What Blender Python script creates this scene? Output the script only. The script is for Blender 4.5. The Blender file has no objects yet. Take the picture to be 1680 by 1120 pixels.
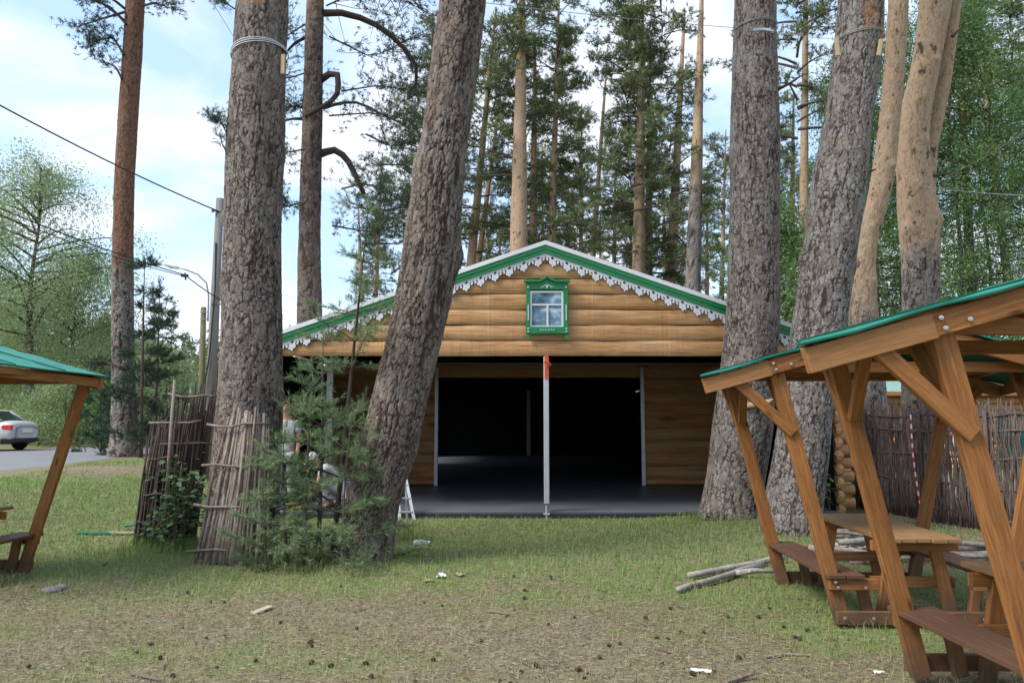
import bpy, math, random
import numpy as np
from mathutils import Vector, Matrix

random.seed(11)
rng = np.random.default_rng(11)
D = bpy.data
S = bpy.context.scene
COL = S.collection
R = math.radians

# ------------------------------------------------------------------ camera, sky, sun, exposure
FPX, HC = 1260.0, 1.6
PITCH = math.atan(130 / FPX)
cam_d = D.cameras.new('camera')
cam = D.objects.new('camera', cam_d)
COL.objects.link(cam)
cam_d.sensor_width = 36
cam_d.lens = 36 * FPX / 1680
cam_d.clip_start = 0.05
cam_d.clip_end = 6000
cam.location = (0, 0, HC)
cam.rotation_euler = (math.pi / 2 + PITCH, 0, 0)
S.camera = cam

SUN_EL, SUN_AZ = R(48), R(-118)          # azimuth measured from +Y towards +X: behind the left shoulder
SKY_STRENGTH = 0.14
world = D.worlds.new('World')
S.world = world
world.use_nodes = True


def build_world():
    nt = world.node_tree
    nt.nodes.clear()
    N, L = nt.nodes.new, nt.links.new
    out = N('ShaderNodeOutputWorld')
    bg = N('ShaderNodeBackground')
    bg.inputs['Strength'].default_value = SKY_STRENGTH
    sky = N('ShaderNodeTexSky')
    sky.sky_type = 'NISHITA'
    sky.sun_disc = False
    sky.sun_elevation = SUN_EL
    sky.sun_rotation = SUN_AZ
    sky.air_density = 1.0
    sky.dust_density = 0.8
    sky.ozone_density = 1.0
    tc = N('ShaderNodeTexCoord')
    sep = N('ShaderNodeSeparateXYZ')
    L(tc.outputs['Generated'], sep.inputs[0])
    mx = N('ShaderNodeMath'); mx.operation = 'MAXIMUM'; mx.inputs[1].default_value = 0.0
    L(sep.outputs['Z'], mx.inputs[0])
    ad = N('ShaderNodeMath'); ad.operation = 'ADD'; ad.inputs[1].default_value = 0.22
    L(mx.outputs[0], ad.inputs[0])
    comb = N('ShaderNodeCombineXYZ')
    for i, ax in enumerate('XY'):
        dv = N('ShaderNodeMath'); dv.operation = 'DIVIDE'
        L(sep.outputs[ax], dv.inputs[0]); L(ad.outputs[0], dv.inputs[1])
        L(dv.outputs[0], comb.inputs[i])
    nz = N('ShaderNodeTexNoise')
    nz.inputs['Scale'].default_value = 1.7
    nz.inputs['Detail'].default_value = 9
    nz.inputs['Roughness'].default_value = 0.56
    nz.inputs['Distortion'].default_value = 0.35
    mp = N('ShaderNodeMapping'); mp.inputs['Location'].default_value = (3.1, 1.7, 0)
    L(comb.outputs[0], mp.inputs[0]); L(mp.outputs[0], nz.inputs['Vector'])
    rp = N('ShaderNodeValToRGB')
    rp.color_ramp.elements[0].position = 0.42
    rp.color_ramp.elements[1].position = 0.60
    L(nz.outputs['Fac'], rp.inputs[0])
    nz2 = N('ShaderNodeTexNoise'); nz2.inputs['Scale'].default_value = 2.4; nz2.inputs['Detail'].default_value = 6
    L(mp.outputs[0], nz2.inputs['Vector'])
    cl = N('ShaderNodeMix'); cl.data_type = 'RGBA'
    L(nz2.outputs['Fac'], cl.inputs[0])
    cl.inputs[6].default_value = (3.0, 3.35, 4.0, 1)
    cl.inputs[7].default_value = (4.0, 4.2, 4.6, 1)
    # thin veil of cloud over all the blue
    veil = N('ShaderNodeMix'); veil.data_type = 'RGBA'
    veil.inputs[0].default_value = 0.6
    L(sky.outputs[0], veil.inputs[6]); veil.inputs[7].default_value = (2.35, 3.25, 4.5, 1)
    mix = N('ShaderNodeMix'); mix.data_type = 'RGBA'
    L(rp.outputs[0], mix.inputs[0]); L(veil.outputs[2], mix.inputs[6]); L(cl.outputs[2], mix.inputs[7])
    L(mix.outputs[2], bg.inputs[0]); L(bg.outputs[0], out.inputs[0])


build_world()
sun_d = D.lights.new('sun', 'SUN')
sun = D.objects.new('sun', sun_d)
COL.objects.link(sun)
sun_d.energy = 2.3
sun_d.angle = R(24)
sun_d.color = (1.0, 0.95, 0.87)
sdir = Vector((math.sin(SUN_AZ) * math.cos(SUN_EL), math.cos(SUN_AZ) * math.cos(SUN_EL), math.sin(SUN_EL)))
sun.rotation_euler = sdir.to_track_quat('Z', 'Y').to_euler()
S.view_settings.view_transform = 'Standard'
S.view_settings.look = 'None'
S.view_settings.gamma = 1
S.view_settings.use_curve_mapping = False
S.view_settings.exposure = 1.15
S.cycles.max_bounces = 6
S.cycles.transparent_max_bounces = 6


# ------------------------------------------------------------------ helpers
def ray(px, py):
    dx, dy = (px - 840) / FPX, (560 - py) / FPX
    c, s = math.cos(PITCH), math.sin(PITCH)
    return dx, c - dy * s, s + dy * c


def P(px, py, Y):
    d = ray(px, py)
    t = Y / d[1]
    return Vector((d[0] * t, Y, HC + d[2] * t))


def G(px, py, z=0.0):
    d = ray(px, py)
    t = (z - HC) / d[2]
    return Vector((d[0] * t, d[1] * t, z))


WM = {}


def tag(o, label=None, cat=None, group=None, kind=None):
    if label: o['label'] = label
    if cat: o['category'] = cat
    if group: o['group'] = group
    if kind: o['kind'] = kind
    return o


def thing(name, loc, label, cat, group=None, rz=0.0):
    o = D.objects.new(name, None)
    COL.objects.link(o)
    o.location = loc
    o.rotation_euler = (0, 0, rz)
    o.empty_display_size = 0.2
    WM[o] = (Matrix.Translation(Vector(loc)) @ Matrix.Rotation(rz, 4, 'Z')).inverted()
    return tag(o, label, cat, group)


def put(name, me, mat=None, parent=None, smooth=False, local=False):
    """link a mesh as one object; mesh coordinates are world ones unless local"""
    o = D.objects.new(name, me)
    COL.objects.link(o)
    if mat is not None and len(me.materials) == 0:
        me.materials.append(mat)
    if parent is not None:
        m = WM.get(parent)
        if m is not None:
            if not local: me.transform(m)
            WM[o] = m
        o.parent = parent
        if name in ('branches', 'crown', 'needles', 'leaves', 'twigs', 'stems'): o['kind'] = 'stuff'
    if smooth and len(me.polygons):
        me.polygons.foreach_set('use_smooth', np.ones(len(me.polygons), dtype=bool))
    return o


def np_mesh(name, V, F, attrs=None):
    V = np.asarray(V, dtype=np.float32); F = np.asarray(F, dtype=np.int32)
    me = D.meshes.new(name)
    k = F.shape[1]
    me.vertices.add(len(V)); me.vertices.foreach_set('co', V.ravel())
    me.loops.add(F.size); me.loops.foreach_set('vertex_index', F.ravel())
    me.polygons.add(len(F))
    me.polygons.foreach_set('loop_start', np.arange(0, F.size, k, dtype=np.int32))
    me.update(calc_edges=True)
    for n, a in (attrs or {}).items():
        at = me.attributes.new(n, 'FLOAT', 'POINT')
        at.data.foreach_set('value', np.asarray(a, dtype=np.float32).ravel())
    return me


class MB:
    def __init__(self):
        self.v, self.f, self.uv = [], [], []

    def face(self, idx, uv=None):
        self.f.append(idx)
        self.uv.append(uv or [(0, 0)] * len(idx))

    def hexa(self, pts, L=1, W=1, T=1):
        """8 corners: 0-3 one end (ring), 4-7 the other end; u runs along the length"""
        b = len(self.v)
        self.v += [tuple(p) for p in pts]
        r = [0, W, W + T, 2 * W + T, 2 * W + 2 * T]
        for i in range(4):
            j = (i + 1) % 4
            self.face([b + i, b + 4 + i, b + 4 + j, b + j][::-1], [(0, r[i + 1]), (L, r[i + 1]), (L, r[i]), (0, r[i])])
        self.face([b + 3, b + 2, b + 1, b + 0][::-1], [(0, 0), (.02, 0), (.02, T), (0, T)])
        self.face([b + 4, b + 5, b + 6, b + 7][::-1], [(0, 0), (.02, 0), (.02, T), (0, T)])

    def board(self, p0, p1, w, t, side):
        """plank from p0 to p1: width w along 'side', thickness t across"""
        p0, p1, side = Vector(p0), Vector(p1), Vector(side)
        ax = (p1 - p0).normalized()
        s = (side - ax * side.dot(ax)).normalized()
        n = ax.cross(s)
        ring = lambda p: [p + s * a * w / 2 + n * b * t / 2 for a, b in ((-1, -1), (1, -1), (1, 1), (-1, 1))]
        self.hexa(ring(p0) + ring(p1), (p1 - p0).length, w, t)

    def box(self, c, s, rz=0.0):
        m = Matrix.Translation(Vector(c)) @ Matrix.Rotation(rz, 4, 'Z')
        x, y, z = s[0] / 2, s[1] / 2, s[2] / 2
        self.hexa([m @ Vector(p) for p in ((-x, -y, -z), (-x, y, -z), (-x, y, z), (-x, -y, z), (x, -y, -z), (x, y, -z), (x, y, z), (x, -y, z))], s[0], s[1], s[2])

    def tube(self, pts, rad, n=8, caps=True, jit=0.0):
        pts = [Vector(p) for p in pts]
        if not isinstance(rad, (list, tuple)): rad = [rad] * len(pts)
        b = len(self.v)
        ref = Vector((0.31, 0.2, 0.93))
        u = 0.0
        us = []
        for i, p in enumerate(pts):
            ax = (pts[min(i + 1, len(pts) - 1)] - pts[max(i - 1, 0)]).normalized()
            if i: u += (p - pts[i - 1]).length
            us.append(u)
            if abs(ax.dot(ref)) > .95: ref = Vector((1, 0, 0))
            s = (ref - ax * ref.dot(ax)).normalized()
            q = ax.cross(s)
            for k in range(n):
                a = 2 * math.pi * k / n
                rr = rad[i] * (1 + (random.uniform(-jit, jit) if jit else 0))
                self.v.append(tuple(p + (s * math.cos(a) + q * math.sin(a)) * rr))
        for i in range(len(pts) - 1):
            for k in range(n):
                k2 = (k + 1) % n
                self.face([b + i * n + k, b + i * n + k2, b + (i + 1) * n + k2, b + (i + 1) * n + k],
                          [(us[i], k * .05), (us[i], k * .05 + .05), (us[i + 1], k * .05 + .05), (us[i + 1], k * .05)])
        if caps:
            self.face([b + k for k in range(n)][::-1])
            e = b + (len(pts) - 1) * n
            self.face([e + k for k in range(n)])

    def prism(self, poly, o, ux, uy, un):
        """extrude a 2-D convex polygon (or quad fan) along un"""
        o, ux, uy, un = Vector(o), Vector(ux), Vector(uy), Vector(un)
        b = len(self.v); n = len(poly)
        for k in (0, 1):
            for x, y in poly: self.v.append(tuple(o + ux * x + uy * y + un * k))
        self.face([b + i for i in range(n)][::-1]); self.face([b + n + i for i in range(n)])
        for i in range(n):
            j = (i + 1) % n
            self.face([b + i, b + j, b + n + j, b + n + i])

    def lathe(self, prof, c, n=16, axis='Z'):
        b = len(self.v)
        c = Vector(c)
        for r, h in prof:
            for k in range(n):
                a = 2 * math.pi * k / n
                p = {'Z': (r * math.cos(a), r * math.sin(a), h), 'Y': (r * math.cos(a), h, r * math.sin(a)), 'X': (h, r * math.cos(a), r * math.sin(a))}[axis]
                self.v.append(tuple(c + Vector(p)))
        for i in range(len(prof) - 1):
            for k in range(n):
                k2 = (k + 1) % n
                self.face([b + i * n + k, b + i * n + k2, b + (i + 1) * n + k2, b + (i + 1) * n + k])
        self.face([b + k for k in range(n)][::-1])
        e = b + (len(prof) - 1) * n
        self.face([e + k for k in range(n)])

    def mesh(self, name, bevel=0.0):
        me = D.meshes.new(name)
        me.from_pydata(self.v, [], self.f)
        ul = me.uv_layers.new(name='UVMap')
        flat = [c for fu in self.uv for p in fu for c in p]
        ul.data.foreach_set('uv', flat)
        me.update()
        if bevel:
            import bmesh
            bm = bmesh.new(); bm.from_mesh(me)
            bmesh.ops.recalc_face_normals(bm, faces=bm.faces)
            es = [e for e in bm.edges if len(e.link_faces) == 2 and e.calc_face_angle(0) > .6]
            bmesh.ops.bevel(bm, geom=es, offset=bevel, segments=1, affect='EDGES', clamp_overlap=True)
            bm.to_mesh(me); bm.free()
        else:
            import bmesh
            bm = bmesh.new(); bm.from_mesh(me)
            bmesh.ops.recalc_face_normals(bm, faces=bm.faces)
            bm.to_mesh(me); bm.free()
        return me

    def put(self, name, mat, parent=None, smooth=False, bevel=0.0, local=False):
        return put(name, self.mesh(name, bevel), mat, parent, smooth, local)


def vnoise(x, y, seed=0):
    """smooth value noise on numpy arrays, 0..1"""
    xi, yi = np.floor(x).astype(np.int64), np.floor(y).astype(np.int64)
    xf, yf = x - xi, y - yi
    xf, yf = xf * xf * (3 - 2 * xf), yf * yf * (3 - 2 * yf)

    def h(a, b):
        n = (a * 374761393 + b * 668265263 + seed * 1442695041) & 0x7fffffff
        n = ((n ^ (n >> 13)) * 1274126177) & 0x7fffffff
        return ((n ^ (n >> 16)) & 0xffff) / 65535.0
    return (h(xi, yi) * (1 - xf) + h(xi + 1, yi) * xf) * (1 - yf) + (h(xi, yi + 1) * (1 - xf) + h(xi + 1, yi + 1) * xf) * yf


def fbm(x, y, seed=0, oct=4):
    s, a, t = 0, .5, 0
    for i in range(oct):
        s = s + a * vnoise(x * 2 ** i, y * 2 ** i, seed + i); t += a; a *= .5
    return s / t


def sstep(a, b, x):
    t = np.clip((x - a) / (b - a), 0, 1)
    return t * t * (3 - 2 * t)


# ------------------------------------------------------------------ materials
class NT:
    def __init__(self, name):
        self.m = D.materials.new(name)
        self.m.use_nodes = True
        self.t = self.m.node_tree
        self.t.nodes.clear()
        self.out = self.t.nodes.new('ShaderNodeOutputMaterial')

    def n(self, typ, ins=None, **props):
        nd = self.t.nodes.new(typ)
        for k, v in props.items(): setattr(nd, k, v)
        for k, v in (ins or {}).items():
            s = nd.inputs[k]
            if hasattr(v, 'is_output') or isinstance(v, bpy.types.NodeSocket): self.t.links.new(v, s)
            else: s.default_value = v
        return nd

    def attr(self, name): return self.n('ShaderNodeAttribute', attribute_name=name).outputs['Fac']
    def rand(self): return self.n('ShaderNodeObjectInfo').outputs['Random']
    def coord(self, w='Object'): return self.n('ShaderNodeTexCoord').outputs[w]
    def map(self, v, scale=(1, 1, 1), loc=(0, 0, 0), rot=(0, 0, 0)):
        return self.n('ShaderNodeMapping', {0: v, 'Scale': scale, 'Location': loc, 'Rotation': rot}).outputs[0]
    def vadd(self, a, b): return self.n('ShaderNodeVectorMath', {0: a, 1: b}, operation='ADD').outputs[0]
    def noise(self, v, scale=5., det=5., rough=.55, dist=0.):
        return self.n('ShaderNodeTexNoise', {'Vector': v, 'Scale': scale, 'Detail': det, 'Roughness': rough, 'Distortion': dist}).outputs['Fac']
    def math(self, op, a, b=0.0): return self.n('ShaderNodeMath', {0: a, 1: b}, operation=op).outputs[0]
    def rng(self, v, a, b, c, d):
        return self.n('ShaderNodeMapRange', {0: v, 1: a, 2: b, 3: c, 4: d}).outputs[0]

    def ramp(self, f, stops):
        nd = self.n('ShaderNodeValToRGB', {0: f})
        e = nd.color_ramp.elements
        while len(e) < len(stops): e.new(0.5)
        for i, (p, c) in enumerate(stops):
            e[i].position = p
            e[i].color = (*c, 1) if len(c) == 3 else c
        return nd.outputs[0]

    def mix(self, f, a, b, blend='MIX'):
        fix = lambda c: (*c, 1) if isinstance(c, tuple) and len(c) == 3 else c
        return self.n('ShaderNodeMix', {0: f, 6: fix(a), 7: fix(b)}, data_type='RGBA', blend_type=blend).outputs[2]

    def bump(self, h, strength=.3, dist=.01):
        return self.n('ShaderNodeBump', {'Height': h, 'Strength': strength, 'Distance': dist}).outputs[0]

    def bsdf(self, col, rough=.8, spec=.3, normal=None, metal=0.0, **kw):
        if isinstance(col, tuple) and len(col) == 3: col = (*col, 1)
        ins = {'Base Color': col, 'Roughness': rough, 'Specular IOR Level': spec, 'Metallic': metal}
        ins.update({k.replace('_', ' '): v for k, v in kw.items()})
        if normal is not None: ins['Normal'] = normal
        b = self.n('ShaderNodeBsdfPrincipled', ins)
        self.t.links.new(b.outputs[0], self.out.inputs[0])
        return self.m

    def leafy(self, col, trans=.35, rough=.6, spec=.15):
        d = self.n('ShaderNodeBsdfPrincipled', {'Base Color': col, 'Roughness': rough, 'Specular IOR Level': spec})
        t = self.n('ShaderNodeBsdfTranslucent', {'Color': col})
        x = self.n('ShaderNodeMixShader', {0: trans, 1: d.outputs[0], 2: t.outputs[0]})
        self.t.links.new(x.outputs[0], self.out.inputs[0])
        return self.m


def m_plain(name, col, rough=.6, spec=.3, metal=0.0, var=.12, scale=8., bump=0.0):
    t = NT(name)
    v = t.vadd(t.coord(), t.n('ShaderNodeCombineXYZ', {0: t.math('MULTIPLY', t.rand(), 37.)}).outputs[0])
    f = t.noise(v, scale, 6, .6)
    c = t.mix(f, tuple(x * (1 - var * 1.6) for x in col), tuple(min(1, x * (1 + var * 1.6)) for x in col))
    f2 = t.noise(v, scale * 6, 4, .6)
    r = t.rng(f2, .3, .7, max(0, rough - .08), min(1, rough + .08))
    return t.bsdf(c, r, spec, t.bump(f2, bump, .005) if bump else None, metal)


def m_wood(name, cdark, clight, rough=.6, spec=.3, freq=1.0, knots=True, dirt=0.0, dirtcol=(.06, .05, .04)):
    """grain along u of the board's UV"""
    t = NT(name)
    uv = t.coord('UV')
    off = t.n('ShaderNodeCombineXYZ', {0: t.math('MULTIPLY', t.rand(), 53.), 1: t.math('MULTIPLY', t.rand(), 19.)}).outputs[0]
    v = t.vadd(uv, off)
    g = t.noise(t.map(v, (1.6 * freq, 26 * freq, 1)), 1.6, 6, .62, .6)
    fine = t.noise(t.map(v, (6 * freq, 160 * freq, 1)), 1.2, 3, .6)
    big = t.noise(t.map(v, (1.1, 3, 1)), 1.2, 3, .5)
    c = t.ramp(g, [(.28, cdark), (.5, tuple((a + b) / 2 for a, b in zip(cdark, clight))), (.72, clight)])
    c = t.mix(t.rng(fine, .40, .66, 0, .6), c, tuple(x * .55 for x in cdark))
    c = t.mix(t.rng(big, .35, .75, 0, .4), c, tuple(x * .72 for x in clight))
    c = t.mix(t.rng(t.rand(), 0, 1, 0, .22), c, cdark)
    if knots:
        k = t.n('ShaderNodeTexVoronoi', {'Vector': t.map(v, (2.9, 9.5, 1)), 'Scale': 1.0}).outputs['Distance']
        c = t.mix(t.rng(k, .06, .17, .85, 0), c, tuple(x * .35 for x in cdark))
    if dirt:
        z = t.n('ShaderNodeSeparateXYZ', {0: t.n('ShaderNodeNewGeometry').outputs['Position']}).outputs[2]
        zz = t.math('ADD', z, t.rng(t.noise(t.coord(), 9, 4), .3, .7, -.12, .12))
        c = t.mix(t.rng(zz, .02, .42, dirt, 0), c, dirtcol)
    return t.bsdf(c, t.rng(fine, .3, .7, rough - .1, rough + .1), spec, t.bump(g, .12, .004))


def m_stick(name, ca, cb, spot=.4):
    t = NT(name)
    r = t.rand()
    v = t.vadd(t.coord(), t.n('ShaderNodeCombineXYZ', {0: t.math('MULTIPLY', r, 31.), 2: t.math('MULTIPLY', r, 17.)}).outputs[0])
    g = t.noise(t.map(v, (14, 14, 4)), 1.6, 6, .65)
    c = t.ramp(g, [(.3, ca), (.68, cb)])
    c = t.mix(t.rng(r, 0, 1, 0, .6), c, tuple(x * .5 for x in ca))
    c = t.mix(t.rng(t.noise(v, 22, 3), .58, .68, 0, spot), c, tuple(x * 1.5 for x in cb))
    return t.bsdf(c, .85, .2, t.bump(g, .4, .006))


def m_bark(name='pine_bark', oa=(.19, .088, .042), ob=(.36, .195, .105), oc_=(.24, .15, .10), tone=(1, 1, 1)):
    t = NT(name)
    crack, cell, org = t.attr('crack'), t.attr('cell'), t.attr('orange')
    o = t.coord()
    n1 = t.noise(o, 5, 5, .6); n2 = t.noise(t.map(o, (1, 1, .55)), 42, 6, .68); n3 = t.noise(o, 1.2, 3)
    plate = t.ramp(cell, [(0, tuple(a * b for a, b in zip((.150, .130, .116), tone))), (.45, tuple(a * b for a, b in zip((.215, .194, .178), tone))), (1, tuple(a * b for a, b in zip((.285, .264, .246), tone)))])
    plate = t.mix(t.rng(n2, .3, .6, .45, 0), plate, (.10, .08, .068))
    plate = t.mix(t.rng(n1, .5, .75, 0, .5), plate, (.20, .135, .10))
    plate = t.mix(t.rng(n3, .52, .7, 0, .35), plate, (.24, .235, .21))
    gap = t.mix(n2, (.026, .019, .016), (.062, .045, .036))
    wv = t.n('ShaderNodeTexNoise', {'Vector': o, 'Scale': 14.0, 'Detail': 3.0, 'Roughness': .6}).outputs['Color']
    wo = t.n('ShaderNodeVectorMath', {0: wv, 1: (.5, .5, .5)}, operation='SUBTRACT').outputs[0]
    wo = t.n('ShaderNodeVectorMath', {0: wo, 'Scale': .055}, operation='SCALE').outputs[0]
    ve = t.n('ShaderNodeTexVoronoi', {'Vector': t.map(t.vadd(o, wo), (1, 1, .5)), 'Scale': 17.0}, feature='DISTANCE_TO_EDGE').outputs['Distance']
    fine_crack = t.rng(ve, .015, .10, 0, 1)
    fade = t.rng(t.noise(o, 3.0, 4, .6), .40, .60, 1, .25)
    fc = t.math('SUBTRACT', 1.0, t.math('MULTIPLY', t.math('SUBTRACT', 1.0, fine_crack), fade))
    grey = t.mix(t.rng(crack, .05, .17, 0, 1), gap, plate)
    grey = t.mix(fc, gap, grey)
    oc = t.mix(t.rng(n2, .3, .7, 0, 1), oa, ob)
    oc = t.mix(t.rng(n1, .45, .75, 0, .7), oc, oc_)
    oc = t.mix(t.rng(crack, .02, .12, .65, 0), oc, tuple(x * .4 for x in oa))
    oc = t.mix(t.rng(t.noise(t.map(o, (1, 1, .6)), 13, 5, .7), .48, .62, 0, .5), oc, (.20, .165, .14))
    oc = t.mix(t.rng(t.noise(t.map(o, (1, 1, .55)), 6.5, 4, .6), .60, .66, 0, .85), oc, (.05, .032, .022))
    of = t.rng(t.math('ADD', org, t.math('ADD', t.rng(n1, .3, .7, -.22, .22), t.rng(n2, .3, .7, -.2, .2))), .25, .75, 0, 1)
    c = t.mix(of, grey, oc)
    bh = t.math('ADD', t.math('MULTIPLY', n2, .5), t.math('MULTIPLY', fc, t.math('SUBTRACT', 1.0, of)))
    return t.bsdf(c, .9, .18, t.bump(bh, .6, .012))


def m_needles(name, a, b, c3):
    t = NT(name)
    f = t.attr('tint')
    n = t.noise(t.coord(), .7, 3)
    f = t.math('ADD', f, t.rng(n, .3, .7, -.18, .18))
    return t.leafy(t.ramp(f, [(.05, a), (.5, b), (.95, c3)]), .22, .55, .2)


def m_leaves(name, a, b, c3, trans=.35):
    t = NT(name)
    f = t.attr('tint')
    return t.leafy(t.ramp(f, [(.05, a), (.5, b), (.95, c3)]), trans, .5, .25)


M = {}
M['bark'] = m_bark()
M['bark_mid'] = m_bark('grey_pine_bark', tone=(.86, .815, .785))
M['bark_brown'] = m_bark('brown_pine_bark', tone=(.74, .67, .62))
M['bark_dark'] = m_bark('dark_pine_bark', tone=(.58, .50, .45))
M['bark_pale'] = m_bark('pale_pine_bark', tone=(1.12, 1.08, 1.04))
M['bark_red'] = m_bark('red_pine_bark', (.085, .040, .023), (.215, .105, .058), (.14, .085, .058))
M['bark_tan'] = m_bark('tan_pine_bark', (.26, .165, .095), (.46, .335, .215), (.36, .275, .20))
M['needle'] = m_needles('pine_needles', (.028, .052, .032), (.055, .092, .050), (.115, .15, .07))
M['needle_far'] = m_needles('far_pine_needles', (.085, .115, .055), (.145, .185, .08), (.23, .255, .11))
M['needle_young'] = m_needles('young_pine_needles', (.090, .145, .072), (.18, .255, .125), (.28, .345, .165))
M['leaf_pale'] = m_leaves('pale_leaves', (.165, .235, .105), (.265, .355, .165), (.36, .45, .235), .5)
M['leaf_mid'] = m_leaves('mid_leaves', (.075, .145, .048), (.135, .235, .078), (.22, .33, .12), .45)
M['leaf_dark'] = m_leaves('shrub_leaves', (.05, .095, .040), (.09, .165, .062), (.16, .25, .10), .25)
M['grass'] = m_leaves('grass_blades', (.31, .26, .155), (.215, .25, .092), (.165, .325, .062), .3)
M['litter'] = m_leaves('needle_litter', (.16, .12, .078), (.235, .19, .125), (.32, .27, .185), .1)
M['twig'] = m_stick('twig_bark', (.055, .042, .035), (.15, .12, .10), .2)
M['stick_grey'] = m_stick('weathered_sticks', (.15, .112, .092), (.34, .275, .235))
M['stick_dark'] = m_stick('dark_sticks', (.035, .026, .023), (.10, .075, .066), .25)
M['stick_fence'] = m_stick('fence_withies', (.075, .052, .046), (.20, .15, .135), .3)
M['pole_bark'] = m_stick('peeled_grey_poles', (.20, .18, .16), (.42, .39, .36))
M['stain'] = m_wood('orange_stained_pine', (.15, .056, .017), (.43, .19, .058), .68, .25, dirt=.8)
M['stain_light'] = m_wood('paler_stained_board', (.22, .10, .036), (.44, .225, .092), .7, .25)
M['stain_dark'] = m_wood('brown_bench_boards', (.075, .035, .020), (.165, .085, .048), .62, .3, knots=False)
M['tabletop'] = m_wood('worn_table_boards', (.21, .112, .046), (.36, .215, .10), .6, .3)
M['peeled'] = m_wood('peeled_pine', (.42, .29, .16), (.62, .46, .29), .7, .2)
M['chip'] = m_wood('bare_wood', (.36, .29, .20), (.55, .47, .36), .8, .2)
M['green_paint'] = m_plain('green_paint', (.010, .19, .060), .42, .4, var=.16, scale=5)
M['white_trim'] = m_plain('white_trim', (.66, .67, .69), .6, .3, var=.07, scale=4)
M['lace'] = m_plain('lace_white', (.60, .62, .66), .6, .3, var=.06, scale=6)
M['alu'] = m_plain('grey_aluminium', (.50, .51, .52), .42, .5, .55, .1, 9)
M['alu_dark'] = m_plain('dull_rail', (.20, .21, .20), .5, .4, .3, .1, 9)
M['steel'] = m_plain('bolt_steel', (.5, .5, .5), .35, .5, .9)
M['tent_black'] = m_plain('black_shade_lining', (.008, .009, .010), .9, .1)  # near-black: the shade inside the tent is put into this colour
M['tent_white'] = m_plain('tent_membrane', (.55, .56, .58), .55, .35, var=.06, scale=2)
M['strap'] = m_plain('orange_strap', (.62, .085, .03), .6, .3)
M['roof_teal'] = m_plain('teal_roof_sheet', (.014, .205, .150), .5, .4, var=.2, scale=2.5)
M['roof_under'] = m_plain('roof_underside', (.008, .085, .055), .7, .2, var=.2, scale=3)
M['roof_pale'] = m_plain('pale_green_metal', (.27, .43, .38), .4, .45, .2, .1, 2)
M['concrete'] = m_plain('pole_concrete', (.17, .165, .155), .85, .2, var=.15, scale=6, bump=.3)
M['rubber'] = m_plain('black_rubber', (.015, .015, .016), .7, .3)
M['cable'] = m_plain('cable_black', (.02, .02, .02), .6, .3)
M['wire'] = m_plain('thin_wire', (.30, .31, .31), .5, .4, .5)
M['skin'] = m_plain('skin', (.42, .21, .145), .55, .3, var=.08)
M['tee'] = m_plain('grey_shirt', (.40, .41, .43), .9, .1, var=.08)
M['trouser'] = m_plain('grey_trousers', (.30, .32, .34), .9, .1, var=.12)
M['hair'] = m_plain('dark_hair', (.03, .02, .015), .7, .2)
M['shoe'] = m_plain('dark_shoe', (.03, .03, .035), .6, .3)
M['blue'] = m_plain('blue_plastic', (.02, .06, .25), .4, .4)
M['yellow'] = m_plain('yellow_strap', (.50, .34, .03), .6, .3, var=.2, scale=20)
M['white'] = m_plain('white_paper', (.75, .75, .74), .7, .2, var=.05)
M['red'] = m_plain('red_plastic', (.55, .025, .03), .4, .4)
M['car'] = m_plain('silver_car_paint', (.47, .48, .49), .35, .5, .15, .02)
M['plastic_dark'] = m_plain('dark_bumper', (.03, .03, .033), .5, .3)
M['cone'] = m_plain('pine_cone_scales', (.055, .038, .028), .85, .2, var=.5, scale=60)
M['dry_leaf'] = m_plain('dry_leaf', (.42, .25, .10), .7, .2, var=.2, scale=30)


def glass(name, col, rough=.08):
    t = NT(name)
    return t.bsdf(col, rough, .6)


M['car_glass'] = glass('car_glass', (.02, .025, .03))


def m_floor():
    t = NT('dark_vinyl_floor')
    o = t.coord()
    n = t.noise(o, 1.4, 5); n2 = t.noise(o, 30, 4)
    c = t.mix(n, (.075, .084, .098), (.12, .132, .15))
    c = t.mix(t.rng(n2, .55, .75, 0, .25), c, (.12, .12, .12))
    return t.bsdf(c, t.rng(n, .35, .65, .38, .52), .35, t.bump(n, .15, .02))


M['floor'] = m_floor()


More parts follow.
